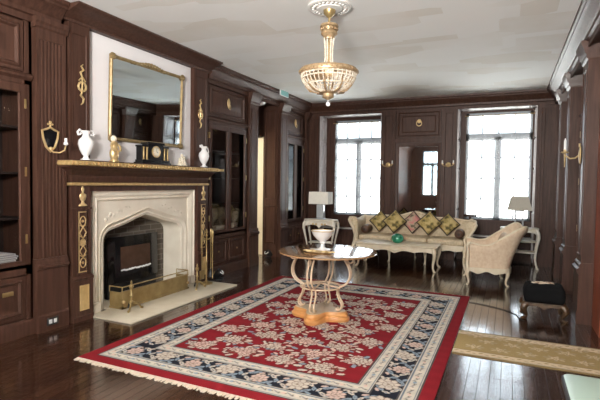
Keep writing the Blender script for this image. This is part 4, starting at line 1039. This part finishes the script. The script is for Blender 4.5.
so = thing('sofa', (-1.64, 8.86, 0), 'long cream gold camelback sofa with carved frame in front of the back wall', 'sofa')
def backtop(x): return .775 + .125 * math.exp(-(x / .30) ** 2) + .035 * math.exp(-((abs(x) - .62) / .22) ** 2) + .02 * (abs(x) > 1.0)
L = []
for i in range(57):
    x = -1.06 + 2.12 * i / 56; h = backtop(x)
    tuft = .012 * math.cos(x * 2 * PI / .21)
    L.append([(x, .12, .40), (x, .15 + tuft, .52), (x, .175 - tuft, .64), (x, .20 + tuft * .6, h - .06), (x, .225, h - .012), (x, .26, h), (x, .30, h - .02), (x, .305, h - .08), (x, .285, .5), (x, .27, .32)])
MB().loft(L).build('backrest', FABRIC, so, local=True, smooth=60)
mb = MB(); mb.tube([(-1.06 + 2.12 * i / 56, .265, backtop(-1.06 + 2.12 * i / 56) + .006) for i in range(57)], .016, 8)
for k in range(-3, 4): mb.ball((k * .055, .25, backtop(k * .055) + .012 - abs(k) * .002), .024 - .003 * abs(k), 8)
mb.build('crest_rail', CREAM, so, local=True)
for s in (-1, 1):
    L = []
    for i in range(17):
        t_ = i / 16; y = .29 - .70 * t_; a = .775 - .05 * math.sin(t_ * PI) + .02 * t_; fl_ = .02 + .035 * t_
        L.append([(s * .97, y, .36), (s * .985, y, .60), (s * .995, y, a - .03), (s * 1.03, y, a + .02), (s * (1.075 + fl_), y, a + .025), (s * (1.105 + fl_), y, a - .005), (s * (1.10 + fl_), y, a - .06), (s * 1.075, y, a - .13), (s * 1.06, y, .5), (s * 1.06, y, .34)])
    MB().loft(L).build('armrest', FABRIC, so, local=True, smooth=60)
    mb = MB(); mb.tube([(s * 1.10, -.415, .77), (s * 1.145, -.415, .79), (s * 1.155, -.415, .755), (s * 1.12, -.415, .68), (s * 1.06, -.418, .58), (s * 1.03, -.418, .46), (s * 1.04, -.41, .36), (s * 1.05, -.40, .28)], [.018, .024, .026, .026, .026, .024, .028, .030], 10); mb.build('arm_post', CREAM, so, local=True)
for k in range(3):
    x0 = -.965 + .643 * k; cushion(MB(), x0 + .004, x0 + .639, -.43, .14, .375, .475, .04).build('seat_cushion', FABRIC, so, local=True, smooth=60)
mb = MB(); apron(mb, [(-1.06, -.405), (1.06, -.405)], .375, .11, .02, 9, .05); mb.box(-1.05, 1.05, -.39, .26, .30, .373); apron(mb, [(1.05, -.40), (1.05, .28)], .375, .10, .02, 2, .03); apron(mb, [(-1.05, -.40), (-1.05, .28)], .375, .10, .02, 2, .03)
mb.build('carved_rail', CREAM, so, local=True)
for x in (-1.04, -.36, .30, .96): cabriole(MB(), x, -.395, .33, math.copysign(.6, x) * (abs(x) > .9), -1, .032).build('leg', CREAM, so, local=True)
for x in (-1.03, 0, 1.03): cabriole(MB(), x, .24, .36, 0, 1, .03).build('leg', CREAM, so, local=True)

# scatter pillows
def floral(name, c1, c2, c3):
    m, t, b = nt(name); tc = t.nodes.new('ShaderNodeTexCoord'); v = t.nodes.new('ShaderNodeTexVoronoi'); v.inputs['Scale'].default_value = 13
    n = t.nodes.new('ShaderNodeTexNoise'); n.inputs['Scale'].default_value = 11; n.inputs['Detail'].default_value = 3
    r = t.nodes.new('ShaderNodeValToRGB'); e = r.color_ramp.elements; e[0].position = .38; e[0].color = (*c1, 1); e[1].position = .62; e[1].color = (*c3, 1); k = e.new(.5); k.color = (*c2, 1)
    a = t.nodes.new('ShaderNodeMath'); a.operation = 'MULTIPLY_ADD'; a.inputs[1].default_value = .35
    t.links.new(tc.outputs['Object'], v.inputs['Vector']); t.links.new(tc.outputs['Object'], n.inputs['Vector']); t.links.new(v.outputs['Distance'], a.inputs[0]); t.links.new(n.outputs['Fac'], a.inputs[2])
    s = t.nodes.new('ShaderNodeMath'); s.operation = 'SUBTRACT'; s.inputs[1].default_value = .12; t.links.new(a.outputs[0], s.inputs[0]); t.links.new(s.outputs[0], r.inputs['Fac']); t.links.new(r.outputs['Color'], b.inputs['Base Color']); b.inputs['Roughness'].default_value = .8; return m
PYEL = floral('yellow_floral', (.11, .085, .03), (.36, .27, .09), (.56, .43, .19))
PPNK = floral('pink_floral', (.16, .12, .08), (.52, .40, .28), (.60, .24, .22))
def pillow(x, z, y, s, tilt, fab, lab, rot=PI / 4, grp='diamond scatter pillows on the sofa'):
    th = thing('scatter_pillow', (x, y, z), lab, 'pillow', grp); th.rotation_euler = (tilt, 0, 0)
    ca, sa = math.cos(rot), math.sin(rot); f = lambda a, b_, c: (a * ca - b_ * sa, c, a * sa + b_ * ca)
    n = 14; pts = []; F = []
    for side in (1, -1):
        o_ = len(pts)
        for j in range(n + 1):
            for i in range(n + 1):
                u, v = i / n * 2 - 1, j / n * 2 - 1
                d = (max(0, (1 - u ** 4)) * max(0, (1 - v ** 4))) ** .55 * .065 * side
                pin = 1 - .06 * (1 - u * u) * v * v; pin2 = 1 - .06 * (1 - v * v) * u * u
                pts.append((u * s * pin2, v * s * pin, -d))
        for j in range(n):
            for i in range(n): a = o_ + j * (n + 1) + i; F.append((a, a + 1, a + n + 2, a + n + 1))
    mb = MB(f); mb.add(pts, F); mb.build('cover', fab, th, local=True, smooth=80)
    mb = MB(f); e = []
    for k in range(40):
        q = k / 10; sd = int(q); t_ = (q - sd) * 2 - 1; b_ = 1 - .06 * (1 - t_ * t_)
        p = [(t_, -b_), (b_, t_), (-t_, b_), (-b_, -t_)][sd]; e.append((p[0] * s * 1.02, p[1] * s * 1.02, 0))
    mb.tube(e, .012, 6, True); mb.build('dark_braid', DARKTRIM, th, local=True)
    return th
pillow(-2.30, .715, 8.90, .150, -.30, PYEL, 'yellow floral diamond pillow at the left end of the sofa back')
pillow(-1.985, .732, 8.79, .162, -.30, PYEL, 'yellow floral diamond pillow between the leftmost and the pink pillow')
pillow(-1.655, .72, 8.905, .150, -.28, PPNK, 'pink flowered diamond pillow in the middle of the sofa')
pillow(-1.335, .732, 8.79, .162, -.30, PYEL, 'yellow floral diamond pillow just right of the pink flowered one')
pillow(-1.01, .715, 8.90, .150, -.30, PYEL, 'yellow floral diamond pillow at the right end of the sofa back')
def bolster(x, lab):
    th = thing('bolster_cushion', (x, 8.68, .574), lab, 'bolster', 'brown bolsters on the sofa')
    mb = MB(lambda a, b_, c: (a, c, b_)); mb.lathe([(.003, -.17), (.05, -.165), (.078, -.14), (.085, 0), (.078, .14), (.05, .165), (.003, .17)], (0, 0, 0), 20); mb.build('cover', BROWNV, th, local=True)
    mb = MB(lambda a, b_, c: (a, c, b_)); mb.lathe([(.02, -.178), (.018, -.165), (.003, -.164)], (0, 0, 0), 12); mb.build('button', DARKTRIM, th, local=True)
bolster(-2.505, 'round brown velvet bolster against the left sofa arm')
bolster(-.775, 'round brown velvet bolster against the right sofa arm')

# coffee table and green ball
ct = thing('coffee_table', (-1.735, 7.98, 0), 'long low cream carved coffee table in front of the sofa', 'table')
mb = MB(); mb.cbox(-.70, .70, -.30, .30, .40, .425, .008); mb.build('tabletop', CREAM, ct, local=True)
mb = MB()
for (a, b_, n) in (((-.65, -.265), (.65, -.265), 4), ((-.65, .265), (.65, .265), 4), ((-.655, -.26), (-.655, .26), 2), ((.655, -.26), (.655, .26), 2)): apron(mb, [a, b_], .40, .095, .022, n)
mb.build('carved_apron', CREAM, ct, local=True)
mb = MB(lambda a, b_, c: (a, -.28 - c, .345 + b_))
for k in range(-4, 5): mb.lathe([(.026 - .003 * abs(k), 0), (.016, .012), (.003, .015)], (k * .032, -.012 * math.cos(k * .8), 0), 8)
mb.build('shell_carving', CREAM, ct, local=True)
for sx_ in (-1, 1):
    for sy_ in (-1, 1): cabriole(MB(), sx_ * .64, sy_ * .255, .39, sx_ * .8, sy_ * .8, .032).build('leg', CREAM, ct, local=True)
gb = thing('green_glass_vase', (-1.735, 7.93, .425), 'round green glazed vase standing on the coffee table', 'vase')
mb = MB(); mb.lathe([(.04, 0), (.075, .015), (.10, .05), (.108, .085), (.10, .12), (.07, .15), (.035, .16), (.03, .165), (.022, .16), (.02, .14), (.003, .13)], (0, 0, 0), 28); mb.build('body', GREEN, gb, local=True)

# bergere chair
bc = thing('tub_armchair', (-.23, 7.41, 0), 'peach cream upholstered tub armchair facing the coffee table', 'armchair', None, math.radians(-82))
plan = []
for i in range(15): t_ = i / 14; plan.append((-.31, -.34 + .44 * t_, -1, 0))
for i in range(1, 16):
    a = PI - PI * i / 16; ca, sa = math.cos(a), math.sin(a); e = lambda q: math.copysign(abs(q) ** .62, q)
    plan.append((.31 * e(ca), .10 + .16 * e(sa), ca, sa))
for i in range(15): t_ = i / 14; plan.append((.31, .10 - .44 * t_, 1, 0))
L = []; N = len(plan); crest = []; low = []
def sm(q): q = max(0, min(1, q)); return q * q * (3 - 2 * q)
for i, (x, y, nx_, ny_) in enumerate(plan):
    up = sm((y + .03) / .24)                           # 0 along the arms, 1 across the back
    cr = math.exp(-((abs(x) - .29) / .09) ** 2) * sm((y - .10) / .10)
    h = .615 - .03 * math.sin(PI * sm((y + .34) / .42)) * (1 - up) + .20 * up + .06 * cr
    def P(q, z): return (x + nx_ * q, y + ny_ * q + up * .20 * max(0, (z - .28) / .55) ** 1.2, z)
    fl_ = .012 + .03 * up
    sec = [(-.01, .30), (-.012, .45), (-.012, h - .06), (.0, h - .012), (.022, h), (.045 + fl_, h - .006), (.055 + fl_, h - .03), (.045 + fl_ * .4, h - .12), (.045, .42), (.04, .25)]
    L.append([P(q, z) for q, z in sec]); crest.append(P(.035 + fl_, h + .004)); low.append((x + nx_ * .045, y + ny_ * .045, .25))
MB().loft(L).build('upholstered_shell', FABRIC2, bc, local=True, smooth=60)
mb = MB(); mb.tube(crest, .015, 8); mb.ball(crest[0], .026, 10); mb.ball(crest[-1], .026, 10)
mb.build('carved_crest', CREAM, bc, local=True)
for s in (-1, 1):
    mb = MB(); mb.tube([(s * .345, -.355, .622), (s * .357, -.378, .575), (s * .34, -.36, .49), (s * .335, -.365, .42), (s * .35, -.375, .33), (s * .345, -.365, .24)], [.022, .024, .020, .020, .024, .028], 10); mb.build('arm_post', CREAM, bc, local=True)
mb = MB(); S = []
for i, (x, y, z) in enumerate(low):
    zb = .195 + .018 * math.sin(i * .75); nx_, ny_ = plan[i][2:]
    S.append([(x, y, zb), (x + nx_ * .018, y + ny_ * .018, zb), (x + nx_ * .018, y + ny_ * .018, .265), (x, y, .265)])
mb.loft(S); apron(mb, [(-.34, -.36), (.34, -.36)], .29, .09, .02, 2, .03); mb.box(-.30, .30, -.35, .2, .23, .29); mb.build('carved_rail', CREAM, bc, local=True)
cushion(MB(), -.29, .29, -.35, .21, .29, .41, .05).build('seat_cushion', FABRIC2, bc, local=True, smooth=60)
mb = MB(lambda a, b_, c: (a, b_ + .3 * max(0, c - .41), c)); cushion(mb, -.21, .21, .08, .20, .425, .74, .05).build('back_cushion', FABRIC2, bc, local=True, smooth=60)
for x, y, dx, dy in ((-.33, -.345, -.7, -.7), (.33, -.345, .7, -.7), (-.29, .22, -.4, .8), (.29, .22, .4, .8)): cabriole(MB(), x, y, .25, dx, dy, .030).build('leg', CREAM, bc, local=True)

bc.scale = (1, .90, 1)
# footstool
fs = thing('footstool', (.39, 5.70, 0), 'black needlepoint footstool with flowered top beside the right wall pilaster', 'footstool')
cushion(MB(), -.205, .205, -.165, .165, .17, .37, .06).build('cushion', NEEDLE, fs, local=True, smooth=60)
mb = MB(); rn = random.Random(9)
for k in range(26):
    a, r_ = rn.random() * 6.28, rn.random() ** .5; mb.lathe([(.026, .0), (.018, .006), (.003, .008)], (.11 * r_ * math.cos(a), .075 * r_ * math.sin(a), .384 - .006 * r_), 8, 1, .7)
mb.build('floral_needlework', floral('needlework', (.30, .16, .12), (.62, .50, .36), (.70, .60, .48)), fs, local=True)
mb = MB(); apron(mb, [(-.19, -.15), (.19, -.15)], .185, .05, .015, 2); apron(mb, [(-.19, .15), (.19, .15)], .185, .05, .015, 2); apron(mb, [(-.19, -.15), (-.19, .15)], .185, .05, .015, 2); apron(mb, [(.19, -.15), (.19, .15)], .185, .05, .015, 2); mb.build('frame', FOOTW, fs, local=True)
for sx_ in (-1, 1):
    for sy_ in (-1, 1): cabriole(MB(), sx_ * .175, sy_ * .14, .165, sx_, sy_ * .6, .034).build('leg', FOOTW, fs, local=True)

# ------------------------------------------------------------------ side tables and lamps
st1 = thing('console_table', (-3.33, 8.32, 0), 'small white and gilt cabriole side table below the left window', 'side table', None, .12)
mb = MB(); L = []
for z, k in ((.715, .97), (.722, 1.0), (.735, 1.0), (.742, .985)):
    L.append([(k * (.31 * math.cos(a) * (1 + .10 * math.cos(2 * a) ** 2)), k * (.20 * math.sin(a) * (1 + .15 * math.cos(2 * a) ** 2)), z) for a in np.linspace(0, 2 * PI, 40, endpoint=False)])
mb.loft(L); mb.build('tabletop', WHITEW, st1, local=True)
mb = MB()
for (a, b_) in (((-.27, -.15), (.27, -.15)), ((-.27, .15), (.27, .15)), ((-.27, -.15), (-.27, .15)), ((.27, -.15), (.27, .15))): apron(mb, [a, b_], .716, .10, .025, 2)
mb.build('carved_apron', WHITEW, st1, local=True)
mb = MB(lambda a, b_, c: (a, -.165 - c, .655 + b_))
for x in (-.12, -.06, .06, .12): mb.lathe([(.022, 0), (.012, .008), (.003, .01)], (x, 0, 0), 8)
mb.build('gilt_carving', GOLD, st1, local=True)
for sx_ in (-1, 1):
    for sy_ in (-1, 1):
        mb = MB(); mb.tube([(sx_ * (.27 + o_), sy_ * (.15 + o_ * .5), z) for o_, z in ((0, .71), (.03, .66), (.035, .58), (.01, .45), (-.02, .30), (-.03, .18), (-.01, .06), (.02, .0))], [.03, .03, .026, .02, .016, .014, .016, .02], 8); mb.build('leg', WHITEW, st1, local=True)
mb = MB(); mb.cbox(-.23, .23, -.11, .11, .28, .30, .006); mb.build('stretcher_shelf', WHITEW, st1, local=True)
la = thing('table_lamp', (-3.35, 8.33, .7425), 'table lamp with white box shade and grey glass column below left window', 'lamp')
mb = MB(); mb.cbox(-.09, .09, -.07, .07, 0, .022, .004); mb.build('base', LAMPGLASS, la, local=True)
mb = MB(); mb.cbox(-.072, .072, -.045, .045, .022, .29, .01); mb.build('glass_column', LAMPGLASS, la, local=True)
mb = MB(); mb.tube([(0, 0, .29), (0, 0, .56)], .007, 8); mb.build('stem', BRASS, la, local=True)
def shade(mb, w0, d0, w1, d1, z0, z1):
    L = []
    for w, d, z in ((w0 - .004, d0 - .004, z0), (w0, d0, z0), (w1, d1, z1), (w1 - .004, d1 - .004, z1), (w0 - .006, d0 - .006, z0 + .002)): L.append([(-w, -d, z), (w, -d, z), (w, d, z), (-w, d, z)])
    return mb.loft(L, cap=False)
shade(MB(), .205, .13, .20, .125, .30, .535).build('lamp_shade', SHADE, la, local=True)

st2 = thing('etagere_table', (.20, 9.0, 0), 'white three-tier cabriole side table in the right back corner', 'side table')
for z, k in ((.685, 1.0), (.46, .9), (.27, .9)):
    mb = MB(); L = []
    for zz, q in ((z, .98), (z + .006, 1), (z + .018, 1), (z + .024, .98)): L.append([(k * q * .315 * math.copysign(abs(math.cos(a)) ** .6, math.cos(a)), k * q * .17 * math.copysign(abs(math.sin(a)) ** .6, math.sin(a)), zz) for a in np.linspace(0, 2 * PI, 40, endpoint=False)])
    mb.loft(L); mb.build('tabletop' if z > .6 else 'shelf', WHITEW, st2, local=True)
mb = MB()
for (a, b_) in (((-.27, -.13), (.27, -.13)), ((-.27, .13), (.27, .13)), ((-.27, -.13), (-.27, .13)), ((.27, -.13), (.27, .13))): apron(mb, [a, b_], .685, .065, .02, 2)
mb.build('carved_apron', WHITEW, st2, local=True)
for sx_ in (-1, 1):
    for sy_ in (-1, 1):
        mb = MB(); mb.tube([(sx_ * (.265 + o_), sy_ * (.13 + o_ * .4), z) for o_, z in ((0, .69), (.03, .63), (.04, .55), (.02, .42), (.0, .28), (-.005, .16), (.015, .05), (.04, .0))], [.03, .03, .026, .02, .017, .015, .016, .02], 8); mb.build('leg', WHITEW, st2, local=True)
lb = thing('table_lamp', (.19, 9.0, .709), 'table lamp with grey tapered shade and slim glass legs before right window', 'lamp')
mb = MB(); mb.cbox(-.10, .10, -.06, .06, 0, .02, .004); mb.build('base', LAMPGLASS, lb, local=True)
for s in (-1, 1): mb = MB(); mb.cbox(s * .06 - .014, s * .06 + .014, -.02, .02, .02, .30, .004); mb.build('glass_upright', LAMPGLASS, lb, local=True)
mb = MB(); mb.cbox(-.08, .08, -.025, .025, .29, .31, .004); mb.tube([(0, 0, .3), (0, 0, .57)], .006, 6); mb.ball((0, 0, .575), .012, 8); mb.build('stem', LAMPGLASS, lb, local=True)
shade(MB(), .205, .13, .135, .09, .31, .555).build('lamp_shade', SHADEG, lb, local=True)

ps = thing('pedestal_stand', (-.66, 9.36, 0), 'slim dark pedestal stand in the right window recess', 'stand')
mb = MB(); mb.lathe([(.12, .85), (.13, .862), (.13, .876), (.12, .884), (.003, .886)], (0, 0, 0), 24); mb.build('top', WOOD, ps, local=True)
mb = MB(); mb.lathe([(.03, .85), (.014, .80), (.012, .55), (.022, .5), (.012, .45), (.014, .10), (.03, .06)], (0, 0, 0), 12); mb.build('stem', WOOD, ps, local=True)
for k in range(3):
    a = k * 2 * PI / 3 + .5; mb = MB(); mb.tube([(.01 * math.cos(a), .01 * math.sin(a), .10), (.06 * math.cos(a), .06 * math.sin(a), .06), (.085 * math.cos(a), .085 * math.sin(a), .01)], [.014, .012, .010], 8); mb.build('foot', WOOD, ps, local=True)

# mint topped low table at the lower right
mt = thing('mint_topped_table', (.55, 2.40, 0), 'low table with pale mint enamel top and dark edge in the lower right corner', 'table')
L = []
def rr(k, z, x0=-.265, x1=.27, y0=-.55, y1=.40, r_=.05):
    q = []
    for cx_, cy_, s0 in ((x1 - r_, y0 + r_, -PI / 2), (x1 - r_, y1 - r_, 0), (x0 + r_, y1 - r_, PI / 2), (x0 + r_, y0 + r_, PI)):
        for j in range(6): b_ = s0 + PI / 2 * j / 5; q.append((cx_ + (r_ - k) * math.cos(b_), cy_ + (r_ - k) * math.sin(b_), z))
    return q
MB().loft([rr(.012, .452), rr(.010, .456), rr(.014, .458)]).build('mint_top', MINT, mt, local=True)
MB().loft([rr(.012, .415), rr(0, .42), rr(0, .449), rr(.008, .454)]).build('dark_edge', BLACKM, mt, local=True)
for sx_ in (-.22, .22):
    for sy_ in (-.50, .35): mb = MB(); mb.cbox(sx_ - .02, sx_ + .02, sy_ - .02, sy_ + .02, 0, .416, .004); mb.build('leg', BLACKM, mt, local=True)

# ------------------------------------------------------------------ camera

yaw, pit, rol = 0.427781707, 0.0386604481, 0.0138270090
Bm = np.array([[1, 0, 0], [0, 0, -1], [0, 1, 0]], float)
c, s = math.cos(yaw), math.sin(yaw); Rz = np.array([[c, s, 0], [-s, c, 0], [0, 0, 1]])
c, s = math.cos(pit), math.sin(pit); Rx = np.array([[1, 0, 0], [0, c, -s], [0, s, c]])
c, s = math.cos(rol), math.sin(rol); Rr = np.array([[c, -s, 0], [s, c, 0], [0, 0, 1]])
Mc = Rr @ Rx @ Bm @ Rz
cam = bpy.data.cameras.new('camera'); co = bpy.data.objects.new('camera', cam); C.objects.link(co)
cam.sensor_width = 36; cam.lens = 456.24 / 600 * 36; cam.clip_start = .05
mw = Matrix.Identity(4)
for i in range(3): mw[i][0] = Mc[0][i]; mw[i][1] = -Mc[1][i]; mw[i][2] = -Mc[2][i]
mw.translation = (0, 0, 1.46); co.matrix_world = mw; sc.camera = co

# ------------------------------------------------------------------ light
w = bpy.data.worlds.new('overcast_sky'); sc.world = w; w.use_nodes = True
bg = w.node_tree.nodes['Background']; bg.inputs[0].default_value = (0.92, 0.97, 1.0, 1); bg.inputs[1].default_value = 1.0
wt = w.node_tree; wc = wt.nodes.new('ShaderNodeTexCoord'); wx = wt.nodes.new('ShaderNodeSeparateXYZ'); wr_ = wt.nodes.new('ShaderNodeValToRGB')
wm = wt.nodes.new('ShaderNodeMath'); wm.operation = 'MULTIPLY_ADD'; wm.inputs[1].default_value = .5; wm.inputs[2].default_value = .5
wr_.color_ramp.elements[0].position = .44; wr_.color_ramp.elements[0].color = (19, 19, 18.5, 1)     # glow added below the horizon to brighten the ceiling
wr_.color_ramp.elements[1].position = .52; wr_.color_ramp.elements[1].color = (4.7, 5.2, 5.8, 1)
wt.links.new(wc.outputs['Generated'], wx.inputs[0]); wt.links.new(wx.outputs['Z'], wm.inputs[0]); wt.links.new(wm.outputs[0], wr_.inputs[0]); wt.links.new(wr_.outputs[0], bg.inputs[0])
def area(name, loc, rot, sx_, sy_, power=0, col=(1, 1, 1), portal=False):
    l = bpy.data.lights.new(name, 'AREA'); l.shape = 'RECTANGLE'; l.size = sx_; l.size_y = sy_; l.energy = power; l.color = col
    if portal: l.cycles.is_portal = True
    o = bpy.data.objects.new(name, l); C.objects.link(o); o.location = loc; o.rotation_euler = rot; return o
for k, (x0, x1, z0, z1) in enumerate((W1, W2)): area('window_portal', ((x0 + x1) / 2, 9.79, (z0 + z1) / 2), (-PI / 2, 0, 0), x1 - x0, z1 - z0, portal=True)
for k, (x0, x1, z0, z1) in enumerate(FW):
    area('window_portal', ((x0 + x1) / 2, YF - .19, (z0 + z1) / 2), (PI / 2, 0, 0), x1 - x0, z1 - z0, portal=True)
for k in (1, 2):
    x0, x1, z0, z1 = FW[k]; area('window_fill', ((x0 + x1) / 2, YF - .25, (z0 + z1) / 2), (PI / 2, 0, 0), x1 - x0, z1 - z0, 180, (1, .95, .88))  # fill lamps added behind two front windows to brighten the room
def point(name, loc, p, col, r_=.08):
    l = bpy.data.lights.new(name, 'POINT'); l.energy = p; l.color = col; l.shadow_soft_size = r_; o = bpy.data.objects.new(name, l); C.objects.link(o); o.location = loc; return o
point('hall_lamp', (-5.3, 5.9, 2.0), 80, (1, .93, .80), .1)
point('chandelier_bulb', (CX, CY, 2.44), .9, (1, .86, .66), .04)

area('ceiling_fill', (-.6, -1.2, 2.2), (math.radians(152), 0, .25), .7, .7, 700, (1, .97, .93))  # unseen fill lamp added behind the camera, aimed up to brighten the ceiling
sc.view_settings.view_transform = 'Standard'; sc.view_settings.look = 'None'; sc.view_settings.gamma = 1; sc.view_settings.exposure = 0.12; sc.view_settings.use_curve_mapping = False
sc.cycles.max_bounces = 10; sc.cycles.diffuse_bounces = 6; sc.cycles.transparent_max_bounces = 16
sc.cycles.sample_clamp_indirect = 8
sc.cycles.caustics_reflective = False; sc.cycles.caustics_refractive = False
